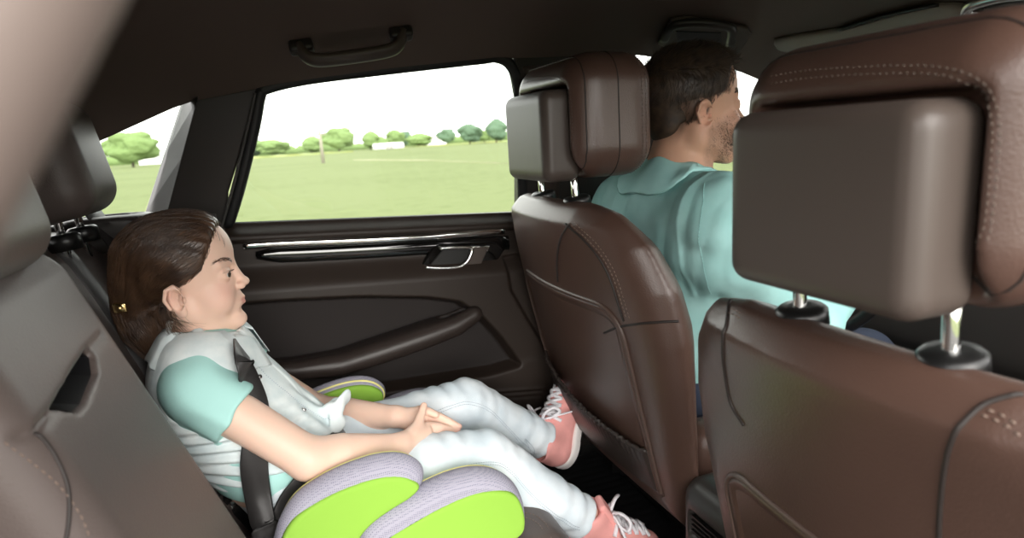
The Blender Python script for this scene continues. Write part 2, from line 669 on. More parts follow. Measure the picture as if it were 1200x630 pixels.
# field outside
xs = np.array([-2500, -600, -150, -40, -10, 0, 10, 40, 150, 600, 2500.0])
gx, gy = np.meshgrid(xs, np.array([-400, -60, -10, 0, 10, 40, 80, 160, 320, 700, 2500.0]), indexing='ij')
V, Fq = grid_geo(np.stack([gx, gy, gx * 0], -1))
gm = M['grass']
nt = gm.node_tree
tc = nt.nodes.new('ShaderNodeTexCoord')
n1 = nt.nodes.new('ShaderNodeTexNoise'); n1.inputs['Scale'].default_value = .09; n1.inputs['Detail'].default_value = 6
n2 = nt.nodes.new('ShaderNodeTexNoise'); n2.inputs['Scale'].default_value = 2.2; n2.inputs['Detail'].default_value = 5
for n_ in (n1, n2): nt.links.new(tc.outputs['Object'], n_.inputs['Vector'])
ad = nt.nodes.new('ShaderNodeMath'); ad.operation = 'ADD'
nt.links.new(n1.outputs['Fac'], ad.inputs[0]); nt.links.new(n2.outputs['Fac'], ad.inputs[1])
rp = nt.nodes.new('ShaderNodeValToRGB')
rp.color_ramp.elements[0].position = .75; rp.color_ramp.elements[0].color = (.112, .137, .056, 1)
rp.color_ramp.elements[1].position = 1.2; rp.color_ramp.elements[1].color = (.145, .170, .076, 1)
mh = nt.nodes.new('ShaderNodeMath'); mh.operation = 'MULTIPLY'; mh.inputs[1].default_value = 1.0
nt.links.new(ad.outputs[0], mh.inputs[0]); nt.links.new(mh.outputs[0], rp.inputs['Fac'])
nt.links.new(rp.outputs['Color'], nt.nodes['Principled BSDF'].inputs['Base Color'])
struct('ground', (V, Fq), 'grass', 'light green mown field outside the car', base=(0, 0, 0))
M['asphalt'] = mat('asphalt', (.055, .053, .051), .95, var=.1, vscale=2)
V, Fq = slab(np.array([[(-400, -7, .015), (-400, 4.5, .015)], [(400, -7, .015), (400, 4.5, .015)]], float)[::-1], (0, 0, -.05))
struct('unseen_road', (V, Fq), 'asphalt', 'unseen grey asphalt added under the car to cut green bounce light', smooth=False)  # out of view, added so less green light bounces into the cabin
M['dirt'] = mat('dry_track', (.36, .31, .22), .95, col2=(.27, .26, .14), vscale=.2)
M['rape'] = mat('yellow_flowers', (.27, .28, .08), .95, col2=(.19, .24, .08), vscale=.15)
def gpt(px, py, z=0.0): return hit(px, py, (0, 0, 1), z)
ctr = smooth_path([gpt(415, 187.5), gpt(450, 187.5), gpt(500, 188), gpt(570, 190.5), gpt(640, 194)], 30)
tg = np.stack([ctr + np.array([0, -1.6, .02]), ctr + np.array([0, 1.6, .02])], 1)
V, Fq = slab(tg, (0, 0, -.06))
struct('dirt_track', (V, Fq), 'dirt', 'pale dirt track across the green field', smooth=False)
for (xa, xb, ya, yb) in ((-75, -38, 150, 185), (-20, 20, 175, 215), (45, 130, 190, 240)):
    G = np.stack(np.meshgrid(np.linspace(xa, xb, 12), np.linspace(ya, yb, 6), indexing='ij') + [np.zeros((12, 6))], -1)
    G[..., 2] = .25 + .12 * np.sin(G[..., 0] * .9) * np.cos(G[..., 1] * .7)
    f = struct('flower_strip', slab(G, (0, 0, -.5)), 'rape', 'strip of yellow flowering crop at the far side of the field')

# trees
def crown_model(seed):
    r = np.random.default_rng(seed)
    m = Model()
    m.u(ell((0, 0, .58), (.33, .33, .38)), .1)
    for i in range(16):
        a = r.random() * 6.28
        h = .25 + .62 * r.random()
        rad = .30 * math.sin(math.pi * min(1, max(.12, (h - .08) / .98)))
        m.u(ell((math.cos(a) * rad, math.sin(a) * rad, h), (.15 + .07 * r.random(), .15, .11 + .06 * r.random())), .06)
    m.post = lambda P, d: d + .022 * waves(P, 34, seed) + .014 * waves(P, 80, seed + 1)
    m.amp = .06
    return m.mesh((-.65, -.65, 0), (.65, .65, 1.2), .022)
CROWN = [crown_model(s) for s in (3, 11, 23)]
TREES = [  # px of the trunk, py of the top, distance, width factor, kind, label
 (152, 151, 150, 1.25, 0, 'broad leafy tree seen through the small rear quarter window'),
 (178, 172, 230, 1.6, 2, 'low bushes right of the big tree in the rear quarter window'),
 (288, 160, 240, 1.5, 1, 'low hazy tree at the left edge of the door window'),
 (318, 161, 235, 1.7, 2, 'wide low shrub tree second from left in the door window'),
 (364, 158, 230, 1.1, 1, 'small round tree just left of the wooden pole'),
 (397, 147, 200, 1.15, 0, 'tall full tree right of the wooden pole'),
 (434, 152, 205, .9, 1, 'narrow light green tree left of the white greenhouse'),
 (464, 149, 260, .85, 2, 'tall thin tree behind the white greenhouse'),
 (475, 152, 265, .85, 0, 'darker slim tree right behind the white greenhouse'),
 (490, 155, 225, 1.9, 1, 'wide bushy hedge tree in the middle of the tree line'),
 (524, 149, 230, 1.0, 0, 'dark blue green tree right of the wide hedge tree'),
 (551, 142, 190, 1.05, 2, 'tall light tree left of the tallest tree at the window edge'),
 (568, 151, 200, 1.0, 0, 'small filler tree between the two tall trees'),
 (582, 137, 180, .85, 1, 'tallest tree at the right edge of the door window'),
]
for (px, py, dist, wf, kd, lb) in TREES:
    d = ray(px, 170); d = d / math.hypot(d[0], d[1])
    b = np.array([CAM[0] + d[0] * dist, CAM[1] + d[1] * dist, 0.0])
    v = ray(px, py)
    H = CAM[2] + v[2] / math.hypot(v[0], v[1]) * dist
    t = empty('tree', b, lb, 'tree', 'trees along the far side of the field')
    V, Fq = CROWN[kd]
    V2 = V * np.array([H * wf * 1.22, H * wf * 1.2, H * 1.05]) / np.array([1, 1, 1.05])
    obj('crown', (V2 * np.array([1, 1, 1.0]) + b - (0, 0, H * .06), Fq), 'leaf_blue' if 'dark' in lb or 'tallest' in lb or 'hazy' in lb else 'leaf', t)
    obj('trunk', tube([b, b + (0, 0, H * .25), b + (0, 0, H * .5)], [H * .035, H * .028, H * .02], 8), 'bark', t)
# white low buildings and the pole
b = np.array([*(CAM[:2] + ray(455, 171)[:2] / np.linalg.norm(ray(455, 171)[:2]) * 190), 0])
gh = empty('greenhouse', b, 'long low white greenhouse in front of the distant tree line', 'greenhouse')
L = 4.2
th = np.linspace(0, math.pi, 12)
arc = [(b[0] - L, b[1] + 2 * math.cos(a), b[2] + .2 + 1.6 * math.sin(a)) for a in th]
obj('shell', prism(arc, (2 * L, 0, 0)), 'white_paint', gh)
obj('door', box((b[0] - 1, b[1] - 2.1, 0), (b[0] + 1, b[1] - 1.9, 1.4)), 'roof_tile', gh)
for px, hw, dist, lb in ((183, 4.5, 210, 'small white house with grey roof seen through the quarter window'), (512, 4, 262, 'white farm shed left of the dark blue green tree')):
    d = ray(px, 175); d = d / math.hypot(d[0], d[1])
    b = np.array([CAM[0] + d[0] * dist, CAM[1] + d[1] * dist, 0.0])
    h = empty('farm_building', b, lb, 'building')
    obj('wall', box((b[0] - hw, b[1] - 2, 0), (b[0] + hw, b[1] + 2, 2.2)), 'white_paint', h, smooth=False)
    obj('roof', prism([(b[0] - hw - .3, b[1] - 2.4, 2.2), (b[0] - hw - .3, b[1] + 2.4, 2.2), (b[0] - hw - .3, b[1], 3.6)], (2 * hw + .6, 0, 0)), 'roof_tile', h, smooth=False)
d = ray(377, 175); d = d / math.hypot(d[0], d[1])
b = np.array([CAM[0] + d[0] * 60, CAM[1] + d[1] * 60, 0.0])
v = ray(377, 152)
H = CAM[2] + v[2] / math.hypot(v[0], v[1]) * 60
pl = empty('utility_pole', b, 'thin weathered wooden pole standing in the green field', 'pole')
obj('post', tube([b, b + (0, 0, H)], [.16, .11], 10), 'wood', pl)
obj('cross_arm', box(b + (-.5, -.06, H - .45), b + (.5, .06, H - .3)), 'wood', pl)

hx = np.linspace(-150, 230, 240)
Gh = np.zeros((240, 4, 3))
hh = 2.6 + 1.4 * np.abs(np.sin(hx * .11) + .6 * np.sin(hx * .37 + 1)) + .5 * np.sin(hx * 1.9)
for j, (dy, f) in enumerate(((0, 0), (.3, .75), (1.4, 1.0), (4, .9))):
    Gh[:, j] = np.stack([hx, 275 + dy + 3 * np.sin(hx * .05), hh * f], 1)
tag(obj('hedge', slab(Gh, (0, 3, -.1)), 'leaf'), 'long low hedge line along the far end of the green field', 'hedge', kind='stuff')

# ---------------------------------------------------------------- car body shell (structure)
_xe = [-1.3, -.45, -.29, -.15, 0, .25, .5, .85, 1.15, 1.29]
_ze = [1.10, 1.205, 1.269, 1.325, 1.349, 1.376, 1.394, 1.397, 1.357, 1.312]
_xc = [-1.3, -.6, -.3, .3, .8, 1.15, 1.29]
_zc = [1.28, 1.42, 1.465, 1.505, 1.50, 1.455, 1.40]
def roof_z(x, y):
    ze = np.interp(x, _xe, _ze)
    zc = np.interp(x, _xc, _zc)
    ye = .72 - .28 * (ze - 1.05)
    return ze + (zc - ze) * (1 - np.clip(np.abs(y) / ye, 0, 1) ** 2.4), ye
def roof_trace(px, py, off=0.0):
    v = ray(px, py)
    for s in np.linspace(.1, 2.6, 3000):
        p = CAM + v * s
        if abs(p[1]) < .71 and p[2] > roof_z(p[0], p[1])[0] - off: return p
    return p
X = np.linspace(-1.3, 1.29, 70)
sY = np.sin(np.linspace(-1, 1, 41) * math.pi / 2)
G = np.zeros((70, 41, 3))
for i, x in enumerate(X):
    _, ye = roof_z(x, 0)
    y = sY * ye
    G[i, :, 0] = x
    G[i, :, 1] = y
    G[i, :, 2] = roof_z(x, y)[0]
struct('ceiling', slab(G, (0, 0, .035)), 'headliner', 'dark brown fabric headliner of the car')

def panel(name, pix, m, off=0.0, thick=.04, label=None, bev=.006):
    P3 = [side(*p[:2], off + (p[2] if len(p) > 2 else 0)) for p in pix]
    o = struct(name, prism(P3, (0, thick, thick * .28)), m, label, smooth=False)
    return bevel(o, bev, 3)
panel('pillar_left', [(184, 248), (224, 119), (232, 116), (312, 99), (303, 112), (268, 225), (263, 300), (184, 300)], 'plastic', .0, .05, 'dark rear roof pillar between quarter window and door window')
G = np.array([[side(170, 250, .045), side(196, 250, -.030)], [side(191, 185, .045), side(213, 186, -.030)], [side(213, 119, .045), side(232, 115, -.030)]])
bevel(struct('trim_1', slab(G, (.0, .03, .01)), 'plastic_grey', 'edge trim of the rear roof pillar, paler grey for the light on it', smooth=False), .004, 2)  # lighter plastic than the pillar, standing in for light on this facet
# B pillar behind the driver headrest
panel('pillar_middle', [(600, 56), (742, 46), (750, 84), (772, 130), (780, 250), (760, 470), (640, 470), (612, 250), (612, 120)], 'plastic', .0, .06, 'dark centre pillar beside the driver headrest')
G = []
for px, py, w_ in ((628, 78, 16), (636, 100, 14), (640, 150, 13), (643, 240, 13)):
    G.append([side(px - w_, py, .0), side(px - w_ * .4, py, -.014), side(px + w_ * .4, py, -.014), side(px + w_, py, .0)])
struct('trim_2', slab(np.array(G), (0, .02, .006)), 'plastic_soft', 'rounded trim along the centre pillar')
# lower side wall: rear quarter and front door area
struct('wall_left', merge(box((-1.3, .70, .36), (-.13, .76, 1.10)), box((.66, .72, .36), (1.75, .78, 1.04)), box((-.13, .755, .30), (.66, .80, 1.0))), 'plastic', 'dark inner side of the car body', smooth=False)
struct('wall_right', merge(box((-1.3, -.76, .36), (-.30, -.71, 1.12)), box((.70, -.78, .36), (1.75, -.72, 1.04)), box((-1.3, -.70, 1.10), (-.34, -.66, 1.30))), 'plastic', 'unseen inner right side of the car body, added to shade the rear headliner', smooth=False)  # out of view, added to block light from the rear headliner
struct('wall_front', box((1.87, -.74, .33), (1.92, .76, .96)), 'plastic', 'dark bulkhead below the windscreen', smooth=False)
bevel(struct('wall_rear', merge(box((-1.32, -.70, .36), (-1.27, .74, 1.16)), box((-1.3, -.62, .95), (-.50, .62, .98))), 'plastic', 'dark luggage cover behind the rear seats', smooth=False), .01)
led = Model().u(rbox((-.53, .64, 1.085), (.30, .085, .03), .02))
led.u(ell((-.30, .60, 1.115), (.085, .045, .012)), .01).sub(ell((-.30, .60, 1.122), (.055, .024, .012)), .004)
struct('trim_3', led.mesh((-.75, .53, 1.03), (-.09, .75, 1.16), .005), 'plastic', 'dark ledge with belt outlet under the quarter window')
# window panes fixed to the body
P3 = [side(*p, .03) for p in ((40, 262), (168, 250), (219, 116), (150, 140), (112, 165), (60, 200))]
struct('window_1', prism(P3, (0, .004, .001)), 'glass', 'small rear quarter window', smooth=False)
P3 = [side(*p, .03) for p in ((746, 55), (860, 76), (912, 96), (1010, 190), (1010, 262), (740, 250))]
struct('window_2', prism(P3, (0, .004, .001)), 'glass', 'front side window beside the driver', smooth=False)
G = np.zeros((8, 9, 3))
for i, t in enumerate(np.linspace(0, 1, 8)):
    for j, s in enumerate(np.linspace(-1, 1, 9)):
        G[i, j] = (1.29 + .62 * t + .10 * (1 - s * s), s * (.64 + .06 * t), 1.312 + (1.40 - 1.312) * (1 - abs(s) ** 2.4) - .36 * t)
struct('window_3', slab(G, (.004, 0, .003)), 'glass', 'windscreen in front of the driver')
for s in (1, -1):
    struct('pillar_front', tube(smooth_path([(1.27, s * .64, 1.325), (1.5, s * .665, 1.20), (1.92, s * .72, .95)], 16), .028, 12), 'headliner', 'sloping windscreen pillar')
bt = np.zeros((12, 9, 3))
for i, t in enumerate(np.linspace(0, 1, 12)):
    for j, s in enumerate(np.linspace(-1, 1, 9)):
        bt[i, j] = (1.93 + 1.0 * t, s * (.78 - .08 * t * t), .99 + .03 * (1 - s * s) - .16 * t ** 2)
struct('bounce_bonnet', slab(bt, (0, 0, -.03)), 'car_paint', 'unseen silver hood of the car, added to bounce light onto the headliner')  # out of view, pale surface added to reflect sky light up to the headliner
# floor
fl = merge(box((-.3, -.74, .30), (1.9, .76, .36)), box((-.25, -.11, .36), (1.5, .11, .43)))
bevel(struct('floor', fl, 'carpet', 'dark carpeted car floor with centre tunnel', smooth=False), .02, 3)
fmt = Model().u(rbox((.55, .40, .368), (.17, .25, .008), .006))
fmt.post = lambda P, d: d - .0015 * np.abs(np.sin(P[:, 1] * 120))
fmt.amp = .004
tag(obj('floor_mat', fmt.mesh((.35, .1, .35), (.76, .68, .39), .004), 'rubber'), 'black ribbed floor mat between rear bench and driver seat', 'floor mat')
# blurred pillar trim beside the camera, right rear door opening
def deep(px, py, dep): return CAM + ray(px, py) * dep
a0, a1 = deep(16, 0, .105), deep(-108, 240, .105)
dr = a1 - a0
pth = np.array([a0 - dr * .6, a0 - dr * .2, a0, a0 + dr * .5, a1, a1 + dr * .5, a1 + dr * 1.1])
struct('trim_4', tube(smooth_path(pth, 24), .0135, 16, rx=.0135), 'trim_beige', 'beige trim of the right rear door opening beside the camera')

# ---------------------------------------------------------------- grab handles, visor, roof console
def grab(pixels, lb, m1, y_off):
    P3 = np.array([roof_trace(px, py, y_off) for px, py in pixels])
    base = P3[0]
    t = empty('grab_handle', base, lb, 'grab handle', 'roof grab handles')
    down = np.array([0, -.35, -.94])
    A, B = P3
    ln = _n(B - A)
    pts = [A + down * .004, A + ln * .012 + down * .026, A + ln * .035 + down * .036, (A + B) / 2 + down * .038, B - ln * .035 + down * .036, B - ln * .012 + down * .026, B + down * .004]
    obj('grip', tube(smooth_path(pts, 36), .011, 12, up=down, rx=.019), m1, t)
    for e, sg in ((A, 1), (B, -1)):
        c = e + ln * sg * .004 + down * .006
        R = rot_axes(ln, -down)
        obj('bracket', Model().u(rbox(c, (.022, .015, .011), .006, R)).mesh(c - .04, c + .04, .003), 'plastic', t)
    return t
grab([(350, 52), (472, 36)], 'dark grab handle on the headliner above the rear door window', 'plastic_soft', .004)
P3 = [roof_trace(px, py, .004) for px, py in ((770, 48), (786, 20), (800, 17), (875, 29), (880, 36), (864, 60), (800, 62))]
nrm_ = np.array([-.1, -.45, -.9]); nrm_ /= np.linalg.norm(nrm_)
t = empty('grab_handle', P3[0], 'brown grab handle on the headliner above the driver', 'grab handle', 'roof grab handles')
bevel(obj('surround', prism(P3, nrm_ * .010), 'plastic_soft', t, smooth=False), .004, 2)
C_ = np.mean(P3, 0)
pts = [roof_trace(px, py, .022) for px, py in ((778, 47), (788, 31), (815, 27), (845, 30), (858, 35), (856, 52))]
obj('grip', tube(smooth_path(pts, 30), .008, 10, up=nrm_, rx=.011), 'plastic', t)
obj('recess', prism([roof_trace(px, py, .0155) for px, py in ((792, 36), (845, 38), (846, 54), (795, 56))], nrm_ * .002), 'black_plastic', t, smooth=False)
top_e = [roof_trace(px, py, .018) for px, py in ((907, 52), (935, 47), (985, 40), (1012, 33), (1050, 22), (1096, 12), (1130, 12))]
bot_e = [roof_trace(px, py, .024) for px, py in ((915, 60), (940, 64), (985, 62), (1015, 58), (1055, 50), (1100, 42), (1132, 36))]
G = np.stack([np.array(top_e), np.array(bot_e)], 1)
G = np.concatenate([G[:, :1], (G[:, :1] + G[:, 1:]) / 2 + (0, 0, -.004), G[:, 1:]], 1)
t = empty('sun_visor', top_e[0], 'light grey brown sun visor folded up in front of the driver', 'sun visor')
obj('visor_panel', slab(G, (0, 0, .014)), 'visor', t)
obj('pivot_rod', tube([top_e[-1] + (0, 0, .004), top_e[-1] + _n(np.array(top_e[-1]) - top_e[-2]) * .03], .005, 8), 'black_plastic', t)
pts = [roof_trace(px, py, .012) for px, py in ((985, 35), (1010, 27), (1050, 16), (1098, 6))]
struct('trim_5', ribbon(smooth_path(pts, 12), .02, (0, 0, -1), .003), 'black_plastic', 'black strip standing in for the dark gap above the sun visor')  # black strip laid in to paint the shaded gap above the visor
pts = [roof_trace(px, py, .010) for px, py in ((1132, 22), (1136, 8), (1150, 1), (1180, -6), (1230, -10))]
t = empty('roof_console', pts[0], 'roof console with silver rim at the top right of the photo', 'roof console')
obj('rim', tube(smooth_path(pts, 24), .012, 12, up=(0, 0, 1), rx=.014), 'satin', t)
pts2 = [roof_trace(px, py, .004) for px, py in ((1140, 24), (1146, 8), (1190, -2), (1240, -4), (1240, 24))]
obj('lamp_cover', prism(pts2, (0, 0, -.006)), 'plastic_grey', t, smooth=False)

# ---------------------------------------------------------------- left rear door
door = empty('car_door', (.27, .74, .40), 'dark brown left rear car door with chrome handle and window', 'car door')
def xz(px, py, y=.70):
    p = aty(px, py, y)
    return (p[0], p[2])
ins_up = [(-.14, .90), (-.02, .893), (.15, .877), (.30, .853), (.375, .832), (.425, .79), (.47, .73), (.515, .655)]
ins_poly = poly2(ins_up + [(.44, .648), (.30, .652), (.10, .66), (-.14, .66)])
spk = poly2([(.385, .50), (.40, .48), (.57, .46), (.59, .475), (.597, .55), (.58, .572), (.42, .592), (.40, .58)])
gx, gz = np.linspace(-.14, .66, 270), np.linspace(0, 1, 240)
xx, tt = np.meshgrid(gx, gz, indexing='ij')
zb = 1.068 - .06 * xx
zz = zb - (zb - .40) * tt
Q = np.stack([xx.ravel(), zz.ravel()], 1)
t_ = zz - zb
yb = .718 - .030 * sstep(0, -.028, t_) + .012 * sstep(-.034, -.042, t_) - .034 * sstep(-.088, -.15, t_)
dI = ins_poly(Q).reshape(xx.shape)
yb = yb + (.712 - yb) * sstep(.012, -.006, dI)
low = sstep(.665, .645, zz - .03 * np.clip((xx - .3), 0, 1)) * sstep(.0, .02, dI)
yb = yb + (.664 - yb) * low
yb = yb + .02 * sstep(.5, .40, zz)
ds = spk(Q).reshape(xx.shape)
yb = yb + .004 * np.exp(-(ds / .0035) ** 2) - .004 * np.exp(-((ds - .007) / .004) ** 2) + .004 * np.exp(-((ds + .014) / .003) ** 2)
gr = poly2([(.505, .93), (.512, .85), (.56, .75), (.63, .62), (.66, .62), (.66, .93)])(Q).reshape(xx.shape)
yb = yb + .012 * sstep(.004, -.006, gr) + .004 * np.exp(-(gr / .004) ** 2)
G = np.stack([xx, yb, zz], -1)
V, Fq = slab(G[::1, ::-1], (0, .03, 0))
Fq = np.array(Fq)
cx, cz = V[Fq].mean(1)[:, 0], V[Fq].mean(1)[:, 2]
isf = np.zeros(len(Fq), bool)
nfront = (269 * 239) * 2
dd = ins_poly(np.stack([cx, cz], 1))
isf = (dd < -.003) & (np.arange(len(Fq)) < nfront) & (np.arange(len(Fq)) % 2 == 0)
obj('door_panel', (V, Fq[~isf]), 'door_skin', door)
obj('door_insert', (V, Fq[isf]), 'door_fabric', door)
yd = .694
bar = [(285, 288), (330, 285), (435, 281), (520, 276), (592, 270)]
obj('chrome_strip', tube(smooth_path([aty(*p, yd) for p in bar], 30), .0045, 8, up=(0, -1, 0), rx=.0088), 'chrome', door)
bar2 = [aty(*p, yd + .004) for p in ((300, 299), (360, 297), (440, 293), (520, 288), (596, 284))]
G = []
for i, p in enumerate(smooth_path(bar2, 24)):
    u_ = min(1, i / 2.5)
    for_w = .0180 * (.45 + .55 * u_)
    col = []
    for a in np.linspace(-1, 1, 9):
        col.append(p + np.array([0, -.005 * (1 - a * a) - .002, a * for_w]))
    G.append(col)
obj('decor_strip', slab(np.array(G), (0, .004, 0)), 'gloss_black', door)
zb_ = [(490, 316), (506, 291), (514, 286), (580, 284), (592, 292), (576, 316), (566, 322), (494, 321)]
bevel(obj('handle_bezel', prism([aty(*p, .688) for p in zb_], (0, .02, 0)), 'gloss_black', door, smooth=False), .004, 2)
bevel(obj('handle_cup', prism([aty(*p, .686) for p in ((503, 311), (519, 292), (551, 291), (548, 303), (538, 311))], (0, .006, 0)), 'black_plastic', door, smooth=False), .002, 1)
hp = smooth_path([aty(*p, .680) for p in ((516, 291), (535, 290), (552, 290.5), (552, 298), (546, 308), (536, 313), (515, 314), (499, 313))], 40)
obj('door_handle', tube(hp, .0032, 8, up=(0, -1, 0), rx=.0042), 'chrome', door)
bevel(obj('handle_flap', prism([aty(*p, .683) for p in ((553, 290), (573, 289), (564, 309), (545, 311))], (0, .006, 0)), 'plastic_soft', door, smooth=False), .002, 2)
obj('handle_flap_edge', tube([aty(*p, .681) for p in ((553, 289.5), (573, 288.5), (571, 294))], .0022, 8), 'chrome', door)
ap = np.array([aty(*p, .655) for p in ((318, 434), (345, 434), (400, 427), (450, 411), (500, 394), (535, 381), (556, 368))])
ar = Model().u(chain(list(ap), [.018, .022, .026, .027, .027, .025, .020]), .02)
ar.u(chain(list(ap + (0, .035, -.004)), [.02, .024, .03, .032, .032, .03, .024]), .02)
ar.sub(chain([np.array(aty(*p, .685)) for p in ((520, 372), (556, 357))], [.018, .018]), .006)
ar.sub(half((0, 1, 0), .60), .001) if False else None
obj('armrest', ar.mesh(ap.min(0) - .06, ap.max(0) + .08, .005), 'leather_dark', door)
sp = aty(531, 372, .672)
bevel(obj('window_switch', prism([aty(*p, .668) for p in ((522, 376), (530, 369), (541, 365), (538, 373))], (0, .008, 0)), 'black_plastic', door, smooth=False), .002, 1)
# window frame (rubber), inner lip and pane
fr_ = [(266, 266), (280, 220), (297, 150), (304, 112), (312, 103), (360, 92), (450, 81), (560, 69), (582, 67), (598, 76), (607, 100), (610, 150), (613, 254)]
pf = smooth_path([side(*p, .006) for p in fr_], 72)
obj('window_frame', tube(pf, .011, 8, up=(0, -1, -.28), rx=.013), 'rubber', door)
pf2 = smooth_path([side(*p, -.004) for p in ((259, 268), (274, 215), (291, 145), (299, 109))], 20)
obj('frame_lip', tube(pf2, .0035, 6), 'plastic_grey', door)
pg_ = [side(*p, .022) for p in ((262, 276), (300, 100), (330, 92), (560, 64), (590, 66), (608, 80), (616, 110), (618, 262))]
obj('window_glass', prism(pg_, (0, .004, .001)), 'glass', door, smooth=False)
obj('sill_seal', ribbon([side(270, 263, .01), side(440, 256.5, .01), side(612, 250, .01)], .012, (0, -.6, .8), .002), 'rubber', door)

# ---------------------------------------------------------------- front seats
def seat_back_model():
    prof = poly2([(.470, 1.02), (.482, 1.052), (.505, 1.062), (.533, 1.045), (.572, .992), (.604, .925), (.628, .85), (.648, .55), (.67, .42), (.63, .42), (.592, .55)])
    outl = [(0, 1.07), (.15, 1.07), (.215, 1.045), (.268, .985), (.296, .91), (.306, .82), (.30, .55), (.27, .43)]
    outl = outl + [(-y, z) for y, z in outl[::-1]][:-1]
    out = poly2(outl)
    def f(P):
        a = prof(np.stack([P[:, 0] - .57 * P[:, 1] ** 2 * np.clip((.645 - P[:, 0]) / .15, -.6, 1), P[:, 2]], 1))
        b_ = out(P[:, 1:3])
        return smax(a, b_, .085) - .010
    m = Model().u(f, .01)
    return m
SB = seat_back_model()
SBG = SB.mesh((.42, -.36, .38), (.83, .36, 1.11), .005)
HC = np.array([.56, 0, 1.182])
def headrest_model():
    m = Model().u(rbox(HC + (0, 0, .001), (.088, .150, .111), .058))
    m.sub(rbox((.462, 0, 1.149), (.046, .112, .090), .012), .012)
    return m
HM = headrest_model()
HG = HM.mesh((.44, -.18, 1.05), (.68, .18, 1.32), .004)
PM = Model().u(rbox((.472, 0, 1.151), (.037, .104, .082), .020))
PG = PM.mesh((.41, -.13, 1.04), (.53, .13, 1.26), .004)
def loop_x(m, x, c, n=90, a0=0, a1=2 * math.pi):
    out = []
    for a in np.linspace(a0, a1, n):
        lo, hi = 0.0, .3
        d = np.array([0, math.cos(a), math.sin(a)])
        o = np.array([x, c[1], c[2]])
        t = np.linspace(.02, .22, 90)
        v = m.ev(o + d * t[:, None])
        i = np.nonzero(v < 0)[0]
        t0 = t[i[-1]] if len(i) else .1
        out.append(o + d * t0)
    return m.project(np.array(out), 3)
HL = {x: loop_x(HM, x, HC) for x in (.500, .560, .608, .618)}
_hn = np.array([-.020, -.366, -.004])
HS = []
for _d in (0, 9):
    q = HM.trace([(903, 98 - _d), (950, 91 - _d), (1040, 86 - _d), (1105, 88 - _d), (1146 + _d * .6, 102 - _d * .6), (1162 + _d, 140), (1160 + _d, 200), (1152 + _d, 270), (1140 + _d, 330)], off=_hn)
    HS.append(HM.project(smooth_path(HM.project(q, 4), 80), 4))
